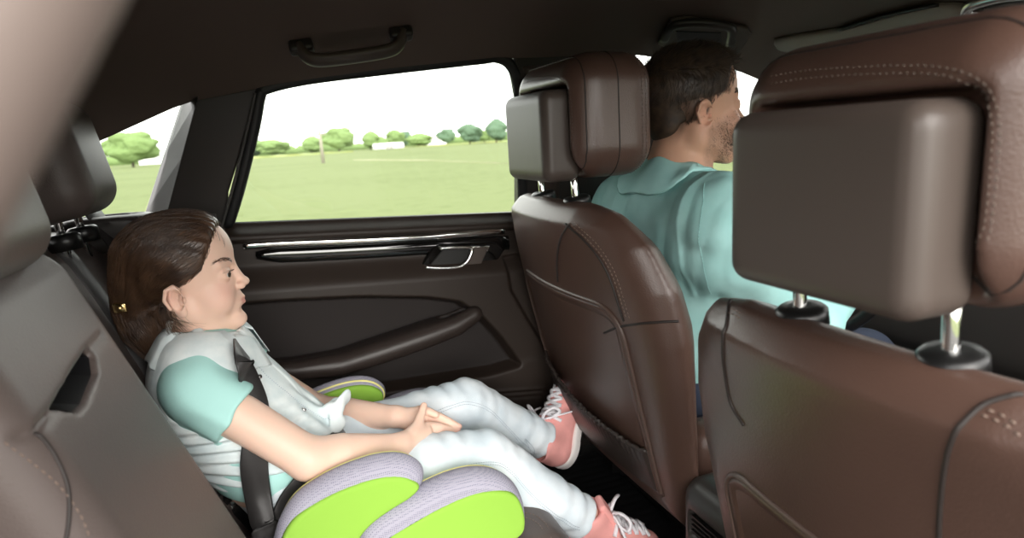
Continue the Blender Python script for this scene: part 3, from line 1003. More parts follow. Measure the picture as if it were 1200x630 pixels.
def front_seat(xo, yc, dz, hz, top, lb, hx, seams, stitch, pocket):
    O = np.array([xo, yc, dz])
    base = np.array([.72 + xo, yc, .36])
    s = empty('front_seat', base, lb, 'car seat', 'front seats')
    V, Fq = SBG
    obj('backrest', (V + O, Fq), 'leather', s)
    cu = Model().u(rbox((.92, yc, .52 + dz), (.27, .25, .07), .045))
    for sg in (1, -1): cu.u(rbox((.92, yc + sg * .22, .56 + dz), (.26, .045, .07), .04), .03)
    obj('cushion', cu.mesh((.6, yc - .32, .40), (1.25, yc + .32, .72), .01), 'leather', s)
    obj('seat_base', merge(box((.70, yc - .2, .36), (1.15, yc - .15, .47 + dz)), box((.70, yc + .15, .36), (1.15, yc + .2, .47 + dz)), box((.72, yc - .16, .40), (1.1, yc + .16, .44))), 'black_plastic', s, smooth=False)
    # headrest
    H0 = np.array([hx, yc, hz])
    V, Fq = HG
    h = obj('headrest', (V + H0, Fq), 'leather', s)
    V, Fq = PG
    obj('headrest_cover', (V + H0, Fq), 'plastic_soft', h)
    for x in (.500, .560):
        obj('seam', tube(HL[x] + H0, .0013, 6), 'seam', h)
    for x in (.608, .618):
        obj('stitching', dashes(HL[x] + H0, (HL[x] - HC) / .1, .0035, .003, .0008), 'thread_dark', h)
    for hs in HS:
        obj('stitching', dashes(hs + H0, HM.grad(hs), .003, .003, .00055), 'thread_dark', h)
    for sg in (1, -1):
        y = yc + sg * .08
        obj('post', tube(np.array([(.527, y, .99 + dz), (.519, y, 1.05 + dz), (.512, y, 1.17 + hz)]) + (xo, 0, 0), .0068, 14), 'chrome', h)
        zc = SB.project(np.array([[.512, sg * .08, 1.06]]))[0][2] + dz
        obj('post_guide', lathe([(.026, -.012), (.0255, .003), (.022, .0065), (.012, .008), (.009, .008)], (.521 + xo, y, zc), (-.15, 0, 1)), 'black_plastic', s)
    # hard panel with piping on the rear face
    z1, wd = top, .225
    outline = []
    for a in np.linspace(0, math.pi / 2, 8): outline.append((wd - .06 + .06 * math.cos(a), z1 - .06 + .06 * math.sin(a)))
    outline = outline + [(-y, z) for y, z in outline[::-1]]
    outline = [(wd + .0, .50)] + outline + [(-wd, .50)]
    op = np.array(outline)
    pth = []
    for a, b_ in zip(op[:-1], op[1:]):
        n = max(2, int(np.linalg.norm(b_ - a) / .012))
        for t in np.linspace(0, 1, n, endpoint=False): pth.append(a + (b_ - a) * t)
    pth.append(op[-1])
    pth = np.array(pth)
    def rear(yz):
        P = np.stack([np.full(len(yz), .40), yz[:, 0], yz[:, 1]], 1)
        for _ in range(60): P[:, 0] += np.clip(SB.ev(P), -.05, .05) * .7
        return P
    R3 = rear(pth)
    obj('piping', tube(R3 + O + (-.001, 0, 0), .0042, 8), 'piping', s)
    ys, zs = np.meshgrid(np.linspace(-1, 1, 40), np.linspace(0, 1, 44), indexing='ij')
    yy = ys * (wd - .004)
    lim = z1 - .06 + np.sqrt(np.maximum(0, .06 ** 2 - np.maximum(0, np.abs(yy) - (wd - .06)) ** 2)) - .004
    z2 = .50 + (lim - .50) * zs
    P = rear(np.stack([yy.ravel(), z2.ravel()], 1)).reshape(40, 44, 3)
    edge = np.minimum(np.minimum((1 - np.abs(ys)) * wd, lim - z2), .06)
    P[..., 0] += -.003 + .012 * sstep(.004, .05, edge)
    obj('back_panel', slab(P + O, (.012, 0, 0)), 'leather', s)
    # gathered pocket over the lower panel
    if pocket:
        ys, zs = np.meshgrid(np.linspace(-1, 1, 90), np.linspace(0, 1, 30), indexing='ij')
        yy = ys * (wd - .012)
        zt = .625 + .035 * ys - .012 * np.cos(ys * math.pi / 2)
        z2 = .505 + (zt - .505) * zs
        P = rear(np.stack([yy.ravel(), z2.ravel()], 1)).reshape(90, 30, 3)
        bul = .020 * np.cos(ys * math.pi / 2) ** .5 * (.4 + .6 * np.sin(zs * math.pi / 2)) + .0022 * np.sin(ys * 95 + 2 * np.sin(zs * 5)) * sstep(.45, 1, zs)
        P[..., 0] -= .004 + bul
        obj('pocket', slab(P + O, (.004, 0, 0)), 'leather_dark', s)
        rim = P[:, -1] + O
        rim[:, 2] += .002 * np.sin(np.linspace(0, 150, 90))
        obj('pocket_hem', tube(rim, .0045, 8), 'leather_dark', s)
    for pix in seams:
        p3 = SB.project(SB.trace(pix, off=O), 3)
        p3 = SB.project(smooth_path(p3, 60), 3)
        obj('seam', tube(p3 + SB.grad(p3) * .0004 + O, .0022, 6), 'seam', s)
    for pix in stitch:
        p3 = SB.project(smooth_path(SB.trace(pix, off=O), 60), 3)
        obj('stitching', dashes(p3 + O, SB.grad(p3), .0042, .0032, .0009), 'thread', s)
    return s
front_seat(0.0, .375, .045, .066, .875, 'front seat the driver sits in, dark brown leather with chrome headrest posts', .016,
    [[(668, 262), (657, 280), (653, 305), (654, 330)], [(663, 262), (688, 285), (712, 320), (731, 376)], [(708, 390), (725, 383), (750, 379), (775, 377), (795, 376)]],
    [[(667, 261), (692, 284), (716, 319), (735, 375)], [(673, 260), (697, 283), (720, 318), (738, 373)]], True)
front_seat(-.026, -.366, -.030, -.004, .815, 'empty front passenger seat, large brown leather seat at right foreground', -.020,
    [[(857, 352), (850, 385), (849, 430), (856, 470), (872, 498)], [(1199, 462), (1175, 466), (1150, 476), (1122, 503), (1108, 545), (1102, 600), (1101, 640)]],
    [[(850, 366), (859, 368), (868, 373)], [(852, 361), (861, 363), (870, 368)], [(1150, 486), (1167, 492), (1185, 502), (1199, 514)], [(1157, 480), (1172, 485), (1190, 496), (1199, 503)]], False)

# centre console between the front seats
cc = Model().u(rbox((.86, 0, .50), (.27, .085, .13), .04)).sub(rbox((.585, 0, .555), (.02, .05, .022), .006), .006)
c = empty('centre_console', (.86, 0, .43), 'dark plastic centre console end between the front seats', 'console')
obj('console_body', cc.mesh((.56, -.11, .35), (1.16, .11, .66), .006), 'plastic', c)
obj('air_vent', merge(*[box((.592, -.045, .54 + i * .009), (.60, .045, .543 + i * .009)) for i in range(4)]), 'black_plastic', c, smooth=False)
# dashboard and steering wheel
M['dash'] = mat('brown_dashboard', (.05, .042, .038), .7)
da = Model().u(rbox((1.62, 0, .80), (.20, .66, .19), .08)).u(rbox((1.5, .375, .98), (.10, .17, .045), .04), .04)
dsh = empty('dashboard', (1.62, 0, .73), 'dark dashboard under the windscreen', 'dashboard')
obj('dash_body', da.mesh((1.36, -.7, .58), (1.86, .7, 1.08), .016), 'dash', dsh)
sw = empty('steering_wheel', (1.22, .375, .86), 'black steering wheel in front of the driver', 'steering wheel')
axw = _n(np.array([-.9, 0, .42]))
e1 = np.array([0, 1.0, 0]); e2 = np.cross(axw, e1)
ring = [np.array([1.22, .375, .88]) + .18 * (math.cos(a) * e1 + math.sin(a) * e2) for a in np.linspace(0, 2 * math.pi, 48, endpoint=False)]
obj('rim', tube(ring, .014, 12, closed=True), 'black_plastic', sw)
obj('hub', lathe([(.03, -.06), (.06, -.02), (.065, .0), (.05, .015), (.01, .02)], (1.235, .375, .873), axw), 'black_plastic', sw)
for a in (0, math.pi, -math.pi / 2):
    obj('spoke', tube([np.array([1.23, .375, .876]), np.array([1.22, .375, .88]) + .18 * (math.cos(a) * e1 + math.sin(a) * e2)], .012, 8), 'black_plastic', sw)
obj('column', tube([(1.24, .375, .868), (1.48, .375, .80)], .03, 10), 'black_plastic', sw)

# ---------------------------------------------------------------- rear bench
rs = empty('rear_seat', (-.05, 0, .36), 'grey brown leather rear bench with headrests and centre armrest', 'car seat')
RB = Model()
def slab_plane(xf, sl, z0, th, y0, y1, zt, r, zlow=.5):
    """leaning cushion: front face x = xf - sl (z - z0)"""
    def f(P):
        x = P[:, 0] + sl * (P[:, 2] - z0)
        q = np.stack([x - (xf - th / 2), P[:, 1] - (y0 + y1) / 2, P[:, 2] - (zt + zlow) / 2], 1)
        h = np.array([th / 2, (y1 - y0) / 2, (zt - zlow) / 2]) - r
        q = np.abs(q) - h
        return np.sqrt((np.maximum(q, 0) ** 2).sum(1)) + np.minimum(q.max(1), 0) - r
    return f
RB.u(slab_plane(-.252, .40, .89, .15, .135, .63, 1.105, .05), .01)
RB.u(slab_plane(-.252, .40, .89, .15, -.63, -.21, 1.105, .05), .02)
RB.u(slab_plane(-.170, .365, .89, .17, -.21, .128, 1.135, .045), .025)
_pk = RB.trace([(104, 410), (112, 416), (115, 438), (101, 474), (91, 483), (64, 478)])
_pp = poly2(_pk[:, 1:3])
def pk(P): return smax(_pp(P[:, 1:3]), np.abs(P[:, 0] + .365 * (P[:, 2] - .89) + .17) - .09, .003)
_gl = RB.trace([(120, 392), (104, 410), (84, 444), (64, 478), (40, 505), (20, 512)])
RB.sub(pk, .003)
RB.sub(chain(list(_gl), [.0035] * 6), .004)
obj('backrest', RB.mesh((-.46, -.66, .48), (.02, .66, 1.18), .0045), 'leather_grey', rs)
RC = Model().u(rbox((.10, 0, .455), (.315, .63, .09), .055)).sub(rbox((.1, .12, .56), (.35, .004, .02), .003), .012)
_c = _pk.mean(0)
_pi = _c + (_pk - _c) * .94
_n1 = _pi + (-.006, 0, 0)
_n2 = _pi + (-.080, 0, .02)
_k = len(_pk)
obj('dark_pocket_liner', (np.concatenate([_n1, _n2]), [[i, (i + 1) % _k, _k + (i + 1) % _k, _k + i] for i in range(_k)] + [[_k + i for i in range(_k)]]), 'rubber', rs, smooth=False)  # black liner added so the pocket hollow reads dark
obj('cushion', RC.mesh((-.25, -.68, .34), (.45, .68, .58), .008), 'leather_grey', rs)
p3 = RC.project(RC.trace([(588, 604), (606, 600), (626, 603), (640, 614), (646, 630), (648, 650)]), 3)
cp = smooth_path(p3, 40)
obj('stitching', dashes(cp + (0, 0, .0), RC.grad(cp), .0042, .0032, .0009), 'thread', rs)
p3 = RC.project(RC.trace([(583, 608), (604, 605), (622, 608), (634, 617), (640, 632), (642, 650)]), 3)
cp = smooth_path(p3, 40)
obj('stitching', dashes(cp, RC.grad(cp), .0042, .0032, .0009), 'thread', rs)
p3 = RB.project(smooth_path(RB.trace([(5, 518), (45, 548), (72, 572), (95, 605), (108, 640)]), 60), 3)
obj('stitching', dashes(p3, RB.grad(p3), .0042, .0032, .0009), 'thread', rs)
p3 = RB.project(smooth_path(RB.trace([(40, 508), (62, 530), (78, 565), (81, 600), (76, 640)]), 60), 3)
obj('seam', tube(p3, .002, 6), 'seam', rs)
# rear headrests
def rear_head(c, hw, lb):
    m = Model().u(rbox(c, (.062, hw, .096), .045, rot_axes((1, 0, .18), (-.18, 0, 1))))
    h = obj('headrest', m.mesh(c - np.array([.1, hw + .04, .13]), c + np.array([.1, hw + .04, .13]), .004), 'leather_grey', rs)
    for dx in (-.012, .004):
        lp = loop_x(m, c[0] + dx, c)
        obj('stitching', dashes(lp, (lp - c) / .1, .0035, .003, .0008), 'thread_dark', h)
    lp = loop_x(m, c[0] - .004, c)
    obj('seam', tube(lp, .0016, 6), 'seam', h)
    for sg in (1, -1):
        y = c[1] + sg * .055
        zt = 1.11 if hw > .11 else 1.13
        obj('post', tube([(c[0] + .012, y, zt - .05), (c[0], y, c[2])], .0065, 12), 'chrome', h)
        obj('post_guide', lathe([(.024, -.02), (.024, .002), (.02, .006), (.009, .007)], (c[0] + .01, y, zt - .002), (-.1, 0, 1)), 'black_plastic', rs)
rear_head(np.array([-.338, .455, 1.228]), .112, '')
rear_head(np.array([-.305, -.035, 1.205]), .10, '')
rear_head(np.array([-.33, -.44, 1.222]), .12, '') if False else None

# ---------------------------------------------------------------- centre seat belt lying on the bench edge
bl = RB.project(smooth_path(RB.trace([(60, 289), (85, 312), (115, 352), (165, 428), (215, 507), (255, 570)]), 40), 3)
bn = RB.grad(bl)
b2 = empty('seat_belt', bl[-1], 'grey centre seat belt running down the bench edge into its buckle', 'seat belt', 'rear seat belts')
obj('webbing', ribbon(bl + bn * .004, .034, bn * .6 + np.array([.3, -.5, .3]), .0018), 'webbing_grey', b2)
tb = aty(262, 582, bl[-1][1] - .01)
bdir = _n(aty(296, 640, bl[-1][1] + .01) - tb)
bup = _n(np.array([.5, -.7, .5]))
R = rot_axes(bdir, bup)
obj('tongue', Model().u(rbox(tb, (.017, .022, .006), .005, R)).sub(rbox(tb - bdir * .004, (.005, .015, .02), .002, R), .002).mesh(tb - .04, tb + .04, .002), 'black_plastic', b2)
obj('tongue_plate', Model().u(rbox(tb + bdir * .026, (.02, .011, .0018), .001, R)).sub(rbox(tb + bdir * .026, (.014, .002, .01), .001, R), .001).mesh(tb - .04, tb + .06, .0016), 'chrome', b2)
bc = tb + bdir * .062
obj('buckle', Model().u(rbox(bc, (.034, .018, .010), .006, R)).mesh(bc - .06, bc + .06, .0025), 'black_plastic', b2)
obj('stalk', tube([bc + bdir * .03, bc + bdir * .14], .009, 8), 'black_plastic', b2)
# ================================================================ booster seat
bo = empty('booster_seat', (.12, .37, .50), 'lime green and lavender booster seat under the girl on the rear bench', 'booster seat')
def inset(P, c):
    n = len(P)
    T = np.roll(P, -1, 0) - np.roll(P, 1, 0)
    T /= np.linalg.norm(T, axis=1)[:, None] + 1e-9
    area = np.sum(P[:, 0] * np.roll(P[:, 1], -1) - np.roll(P[:, 0], -1) * P[:, 1])
    N = np.stack([-T[:, 1], T[:, 0]], 1) * (1 if area > 0 else -1)
    return P + N * c
def lobe(out2, yo, yi, c, name):
    """padded side piece: outline in (x, z); yo = outer side, yi = inner side"""
    P = smooth_path([(a, 0, b) for a, b in out2], 80, closed=True)[:, [0, 2]]
    s = 1 if yi > yo else -1
    d2 = poly2(P)
    ym, hw = (yo + yi) / 2, abs(yi - yo) / 2
    lo = (P[:, 0].min() - .03, min(yo, yi) - .03, P[:, 1].min() - .03)
    hi = (P[:, 0].max() + .03, max(yo, yi) + .03, P[:, 1].max() + .03)
    m = Model().u(lambda Q: smax(d2(Q[:, [0, 2]]) - .004, np.abs(Q[:, 1] - ym) - hw, .036), .01)
    o = obj(name, m.mesh(lo, hi, .003), 'lavender', bo)
    for y, sg, sh_ in ((yo, -s, np.array(((.35 if name == 'arm_pad' else -.7) * c, c * 1.15))), (yi, s, np.array((.0, .009)))):
        m2 = Model().u(lambda Q: smax(smax(smax(d2(Q[:, [0, 2]]) + .005, d2(Q[:, [0, 2]] + sh_), .006), np.abs(Q[:, 1] - y + sg * .006) - .0095, .008), -100 + 0 * Q[:, 0], .001), .01)
        obj('side_cover', m2.mesh(lo, hi, .0028), 'lime', o)
    pp = inset(P, .0)
    obj('piping', tube(m.project(np.stack([pp[:, 0], np.full(len(pp), yi - s * .010), pp[:, 1]], 1), 3), .0022, 6, closed=True), 'yellow', o)
    return o
HORN = [(-.085, .545), (-.075, .62), (-.060, .665), (-.035, .698), (0, .717), (.045, .730), (.095, .735), (.135, .727), (.160, .705), (.160, .68), (.140, .662), (.110, .650), (.080, .636), (.058, .618), (.050, .598), (.06, .57), (.04, .548)]
WING = [(.055, .615), (.075, .636), (.11, .650), (.16, .666), (.21, .676), (.255, .674), (.292, .658), (.318, .628), (.33, .585), (.322, .55), (.28, .54), (.15, .54), (.08, .545), (.055, .58)]
lobe(HORN, .150, .205, .019, 'arm_pad')
lobe(WING, .142, .205, .023, 'thigh_pad')
lobe(HORN, .590, .535, .019, 'arm_pad')
lobe(WING, .598, .535, .023, 'thigh_pad')
bs = Model().u(rbox((.115, .37, .560), (.205, .165, .028), .022))
obj('cushion', bs.mesh((-.12, .18, .51), (.36, .56, .61), .006), 'lavender', bo)
bs2 = Model().u(rbox((.30, .37, .556), (.028, .16, .032), .02))
obj('front_edge', bs2.mesh((.25, .18, .50), (.35, .56, .61), .005), 'lime', bo)
obj('base_shell', Model().u(rbox((.115, .37, .535), (.2, .19, .02), .012)).mesh((-.12, .15, .5), (.34, .59, .57), .006), 'black_plastic', bo)

# ================================================================ people
def head_ops(kind):
    """head in units of about 1 cm: x forward, y left, z up, origin at eye level between the ears"""
    L = []
    def u(f, k=1.0): L.append(('u', f, k))
    def s(f, k=.5): L.append(('s', f, k))
    g_ = kind == 'girl'
    u(ell((-.8, 0, 3.2), (9.2, 7.2, 7.7)), 1)
    u(ell((3.0, 0, 3.8), (6.1 if g_ else 5.8, 5.9, 6.6)), 2)
    u(ell((3.4, 0, -3.0), (5.7, 5.5, 6.6)), 2)
    for y in (1, -1):
        if g_:
            u(cap((-.5, y * 4.4, -5.2), (6.4, y * 1.2, -9.2), 2.1, 1.6), 2.0)
            u(ell((5.5, y * 3.2, -4.6), (2.9, 2.5, 2.9)), 1.6)
        else:
            u(cap((-1.2, y * 5.0, -5.6), (6.4, y * 1.6, -9.4), 2.3, 1.8), 1.6)
            u(cap((-1.4, y * 5.3, -1), (-1.0, y * 5.1, -6), 1.6, 2.0), 1.5)
            u(ell((5.9, y * 3.9, -3.4), (2.3, 2.0, 1.9)), 1.6)
    u(ell((7.95, 0, -9.4), (1.8, 2.0, 1.6)) if g_ else ell((7.7, 0, -9.6), (1.9, 2.3, 1.8)), 1.2)
    u(ell((8.0, 0, -5.9), (1.8 if g_ else 2.0, 2.5, 2.0)), 1.2)
    # brow
    for y in (1, -1):
        u(cap((8.0, y * .8, 1.5), (6.9, y * 4.2, 1.6), .75 if g_ else 1.05, .7), 1.0)
    for y in (1, -1):
        s(ell((9.1, y * 3.0, -.15), (1.5, 1.9, 1.25)), 1.1)
        u(ell((7.35, y * 3.1, -.15), (1.42, 1.6, 1.35)), .35)
        s(ell((8.75, y * 3.3, -.22), (.85, 1.5, .52)), .12)
        u(cap((8.35, y * 2.0, .55), (7.6, y * 4.6, .35), .26, .2), .3)
    # nose
    if g_:
        u(cap((8.6, 0, 1.0), (10.05, 0, -2.25), .62, .76), .9)
        u(ell((10.3, 0, -2.45), (.95, .95, .8)), .5)
        for y in (1, -1):
            u(ell((9.7, y * 1.05, -3.0), (.85, .62, .65)), .5)
            s(ell((10.0, y * .55, -3.55), (.45, .28, .25)), .25)
    else:
        u(cap((8.4, 0, 1.0), (10.6, 0, -3.0), .75, .95), .9)
        u(ell((10.7, 0, -3.2), (1.15, 1.0, .9)), .5)
        for y in (1, -1):
            u(ell((9.5, y * 1.25, -3.5), (1.0, .75, .8)), .5)
            s(ell((9.9, y * .65, -4.1), (.5, .3, .3)), .25)
    # lips
    zl = -5.55
    for y in (1, -1):
        u(cap((9.55, y * .35, zl + .15), (8.7, y * 1.9, zl - .12), .40, .2), .4)
        u(cap((9.45, 0, zl - .75), (8.7, y * 1.7, zl - .35), .42, .2), .4)
    s(chain([(8.8, 2.0, zl - .02), (9.9, .6, zl - .22), (10.05, 0, zl - .3), (9.9, -.6, zl - .22), (8.8, -2.0, zl - .02)], [.08, .12, .12, .12, .08]), .25)
    s(ell((9.9, 0, -7.4), (.8, 1.6, .5)), .8)
    # ears
    ex, ez = (.8, -1.3) if g_ else (0, 0)
    for y in (1, -1):
        R = rot_axes((.85, y * .42, -.12), (-.12, y * .16, .98))
        u(ell((ex - 1.1, y * 7.25, ez - 1.7), (1.75, .50, 2.9), R), .5)
        u(ell((ex - .5, y * 6.9, ez - 4.0), (1.0, .55, 1.0), R), .5)
        s(ell((ex - .75, y * 7.75, ez - 1.6), (1.1, .55, 1.95), R), .35)
        u(chain([(ex - .1, y * 7.3, ez + .1), (ex - 1.0, y * 7.75, ez + .95), (ex - 2.2, y * 8.0, ez + .4), (ex - 2.7, y * 7.95, ez - 1.3), (ex - 2.1, y * 7.6, ez - 3.0)], [.28, .32, .36, .34, .3]), .25)
        u(ell((ex + .15, y * 7.05, ez - 1.9), (.4, .4, .65)), .3)
        s(ell((ex - .4, y * 7.6, ez - 2.2), (.55, .6, .7)), .3)
    return L
def head_cols(Q, kind):
    """skin colours in head units (True colour of lips, cheeks, shaved stubble)"""
    base = np.array((.80, .545, .43) if kind == 'girl' else (.58, .335, .23))
    c = np.tile(base, (len(Q), 1))
    def mix(w_, col): 
        nonlocal c
        w_ = np.clip(w_, 0, 1)[:, None]
        c = c * (1 - w_) + np.array(col) * w_
    for y in (1, -1):
        mix(.35 * np.exp(-(((Q - np.array((6.3, y * 4.2, -3.6))) / np.array((2.6, 2.2, 2.2))) ** 2).sum(1)), (.80, .36, .30))
    mix(.3 * np.exp(-(((Q - np.array((-1, -7.6, -2))) / np.array((2.2, 1.2, 2.6))) ** 2).sum(1)), (.78, .34, .26))
    zl = -5.55
    lip = np.exp(-((np.maximum(0, np.abs(Q[:, 1]) - .9) / .7) ** 2)) * np.exp(-((Q[:, 2] - (zl - .3)) / .62) ** 4) * (Q[:, 0] > 8.8)
    mix(.75 * lip, (.62, .24, .21) if kind == 'girl' else (.45, .2, .16))
    if kind == 'man':
        r = np.random.default_rng(2)
        st = sstep(1.0, -1.5, Q[:, 2] + 3.4 - .25 * Q[:, 0]) * sstep(-1.6, .2, Q[:, 0]) * sstep(-13.5, -10, Q[:, 2] - .4 * Q[:, 0])
        mix(st * (.22 + .18 * r.random(len(Q))), (.10, .065, .045))
        fd = (np.abs(Q[:, 1]) < 7.0) * sstep(.3, -.6, (Q[:, 0] - np.interp(Q[:, 2], [-9, -5.5, -3.0, -1.2, 1.5, 2.4, 6, 8.2, 12], [-6.6, -4.6, -3.4, .4, 1.2, 4.2, 5.6, 7.2, 7.6]))) * sstep(-7.5, -2.0, Q[:, 2])
        mix(fd * .85, (.025, .016, .011))
    return c
def eye_geo(c, r, fwd, iris):
    V, Fc = sphere((0, 0, 0), 1.0, 40, 40)
    R = rot_axes(fwd, (0, 0, 1))
    x = V[:, 2]
    V = np.stack([V[:, 2], V[:, 0], V[:, 1]], 1) @ R
    cols = np.tile(np.array((.78, .75, .72)), (len(V), 1))
    cols[x > math.cos(math.radians(29))] = iris
    cols[x > math.cos(math.radians(13))] = (.006, .005, .004)
    return (V * r + np.array(c), Fc), cols
def strands(P0, dirf, model, steps, step, r0, lift=0.0, seed=0, wob=.0):
    """hair strands that follow a surface; vectorised; returns one mesh"""
    r = np.random.default_rng(seed)
    P = P0.copy()
    n = len(P)
    off = (lift * (.2 + r.random(n)))[:, None]
    pts = []
    jit = r.normal(size=(n, 3)) * wob
    for k in range(steps):
        G = model.grad(P, .05)
        P = P - G * model.ev(P)[:, None]
        pts.append(P + G * off * min(1, k / 3 + .15))
        D = dirf(P) + jit
        D = D - G * (D * G).sum(1)[:, None]
        D /= np.linalg.norm(D, axis=1)[:, None] + 1e-9
        P = P + D * (step * (.85 + .3 * r.random(n)))[:, None]
    L = np.stack(pts, 1)
    return strand_mesh(L, r0)
def strand_mesh(L, r0):
    n, k, _ = L.shape
    T = np.gradient(L, axis=1)
    T /= np.linalg.norm(T, axis=2)[..., None] + 1e-9
    A = np.cross(T, np.array([.3, .8, .52]))
    A /= np.linalg.norm(A, axis=2)[..., None] + 1e-9
    B = np.cross(T, A)
    rad = r0 * np.linspace(1, .25, k)[None, :, None]
    V = np.stack([L + rad * (A * math.cos(a) + B * math.sin(a)) for a in (0, 2.1, 4.2)], 2).reshape(-1, 3)
    i, j, s = np.meshgrid(np.arange(n), np.arange(k - 1), np.arange(3), indexing='ij')
    b = (i * k + j) * 3
    Fq = np.stack([b + s, b + (s + 1) % 3, b + 3 + (s + 1) % 3, b + 3 + s], -1).reshape(-1, 4)
    return V, Fq
def cat(*gs):
    V, Fc, n = [], [], 0
    for v, f in gs:
        V.append(v); Fc.append(np.asarray(f) + n); n += len(v)
    return np.concatenate(V), np.concatenate(Fc)

# ---------------------------------------------------------------- the girl
GO, GS = np.array([-.166, .37, 1.030]), .0090
GR = rot_axes((1, -.05, .02), (-.03, 0, 1))
def gl2w(Q): return GO + (np.asarray(Q, float) * GS) @ GR
hip = [np.array((-.03, .315, .655)), np.array((-.03, .425, .655))]
knee = [np.array((.302, .275, .634)), np.array((.318, .452, .672))]
ank = [np.array((.480, .252, .478)), np.array((.488, .462, .548))]
sh = [np.array((-.158, .262, .868)), np.array((-.150, .478, .868))]
elb = [aty(361, 537, .228), np.array((.018, .492, .700))]
wri = [np.array((.145, .268, .702)), np.array((.158, .378, .708))]
TORSO = [(ell((-.150, .37, .835), (.080, .112, .105)), .03), (ell((-.090, .37, .735), (.086, .108, .10)), .06), (cap((-.155, .30, .885), (-.155, .44, .885), .038), .05)]
gb = Model()
for f, k in TORSO: gb.u(f, k)
gb.u(ell((-.05, .37, .665), (.095, .115, .080)), .05)
gb.u(cap((-.158, .37, .88), (-.150, .37, .965), .036, .038), .03)
for i in (0, 1):
    gb.u(chain([hip[i], knee[i], ank[i]], [.058, .042, .028]), .03)
    f_ = _n((knee[i] - hip[i]) * (1, 0, 0) + (0, 0, -.2))
    gb.u(chain([sh[i], elb[i]], [.037, .0335]), .03)
    gb.u(chain([elb[i], elb[i] + (wri[i] - elb[i]) * .35, wri[i]], [.0325, .0335, .0195]), .012)
# feet inside the shoes
FT = []
FT.append((ank[0] + (.012, 0, -.004), rot_axes((.95, -.16, -.20), (.18, -.20, .95))))
FT.append((ank[1] + (.0, 0, -.008), rot_axes((.36, .34, .80), (-.80, -.30, .40))))
for a, R in FT:
    gb.u(cap(a, a + np.array((-.01, 0, -.045)) @ R, .026, .024), .02)
    gb.u(cap(a + np.array((0, 0, -.045)) @ R, a + np.array((.10, 0, -.055)) @ R, .024, .018), .02)
def finger(pts, r0, r1):
    n = len(pts)
    return chain([np.array(p) for p in pts], list(np.linspace(r0, r1, n)))
# right hand (nearer)
gb.u(chain([wri[0], (.172, .288, .704), (.196, .306, .700)], [.0185, .017, .0145]), .012)
gb.u(chain([(.165, .283, .697), (.196, .302, .690)], [.014, .0125]), .012)
for k in range(4):
    dz = -.0085 * k
    b = (.204 - .001 * k, .311 - .002 * k, .707 + dz)
    gb.u(finger([b, (.228 - .001 * k, .321 - .002 * k, .697 + dz * .95), (.248 - .002 * k, .330, .684 + dz * .8), (.263 - .0045 * k, .337, .674 + dz * .7)], .0076, .0056), .0035)
gb.u(finger([(.170, .287, .708), (.186, .304, .718), (.196, .318, .728), (.2045, .328, .740)], .0105, .0066), .008)
# left hand (behind)
gb.u(chain([wri[1], (.182, .362, .708), (.204, .350, .706)], [.0185, .017, .0145]), .012)
gb.u(chain([(.178, .364, .698), (.204, .352, .694)], [.014, .0125]), .012)
for k in range(4):
    dz = -.0085 * k
    y0 = .349 + .002 * k
    gb.u(finger([(.210, y0, .716 + dz), (.232, .343, .709 + dz), (.252, .338, .695 + dz), (.270 - .004 * k, .334, .681 + dz)], .0078, .0056), .0035)
gb.u(finger([(.184, .366, .714), (.200, .352, .723), (.214, .340, .722), (.226, .333, .716)], .0098, .0066), .006)
gb.xf(GO, GS, GR, head_ops('girl'))
V, Fq = gb.mesh((-.30, .18, .36), (.66, .60, 1.16), .0016)
Q = ((V - GO) @ GR.T) / GS
cols = head_cols(Q, 'girl')
nh = V[:, 2] < .93
cols[nh] = (.78, .54, .43)
for tip in ((.2045, .328, .740), (.270, .334, .681), (.263, .337, .674)):
    w_ = np.exp(-(((V - np.array(tip)) / .007) ** 2).sum(1))[:, None] * .5
    cols = cols * (1 - w_) + np.array((.82, .44, .38)) * w_
girl = obj('person', (V, Fq), 'skin', None, base=(-.05, .37, .58), cols=cols)
tag(girl, 'girl in pale denim vest and light jeans on the booster seat, hands clasped', 'person')
for y in (1, -1):
    ge, gc = eye_geo(gl2w((7.38, y * 3.12, -.18)), 1.30 * GS, (1, -.42, -.02), (.07, .05, .035))
    obj('eye', ge, 'eye', girl, cols=gc)
# brows and lashes
rb = np.random.default_rng(5)
HEADG = Model()
HEADG.ops = head_ops('girl')
for y in (1, -1):
    L = []
    for i in range(110):
        u_ = rb.random()
        p = np.array([8.6 - 2.2 * u_ ** 1.5, y * (1.5 + 3.4 * u_), 2.0 + .75 * math.sin(u_ * 2.4) + .18 * rb.normal()])
        d = np.array([-.5 * u_, y * .8, .25 - .5 * u_])
        L.append(np.array([p, p + d * .3, p + d * .6, p + d * .85]))
    L = np.array(L)
    sp_ = L.shape
    Lp = HEADG.project(L.reshape(-1, 3), 4)
    Lp = Lp + HEADG.grad(Lp, .05) * .03
    Vb, Fb = strand_mesh(Lp.reshape(sp_), .04)
    obj('eyebrow', (gl2w(Vb), Fb), 'hair_girl', girl)
for y in (1, -1):
    L = []
    for i in range(46):
        u_ = i / 45
        p = np.array([8.72 - 1.25 * u_ ** 1.6, y * (2.2 + 2.2 * u_), .22 - .25 * (u_ - .4) ** 2])
        d = np.array([.55 - .35 * u_, y * (.1 + .45 * u_), .12])
        L.append(np.array([p, p + d * .45 + (0, 0, -.02), p + d * .8 + (0, 0, .06), p + d * 1.0 + (0, 0, .16)]))
    Vb, Fb = strand_mesh(np.array(L), .035)
    obj('eyelashes', (gl2w(Vb), Fb), 'hair_girl', girl)
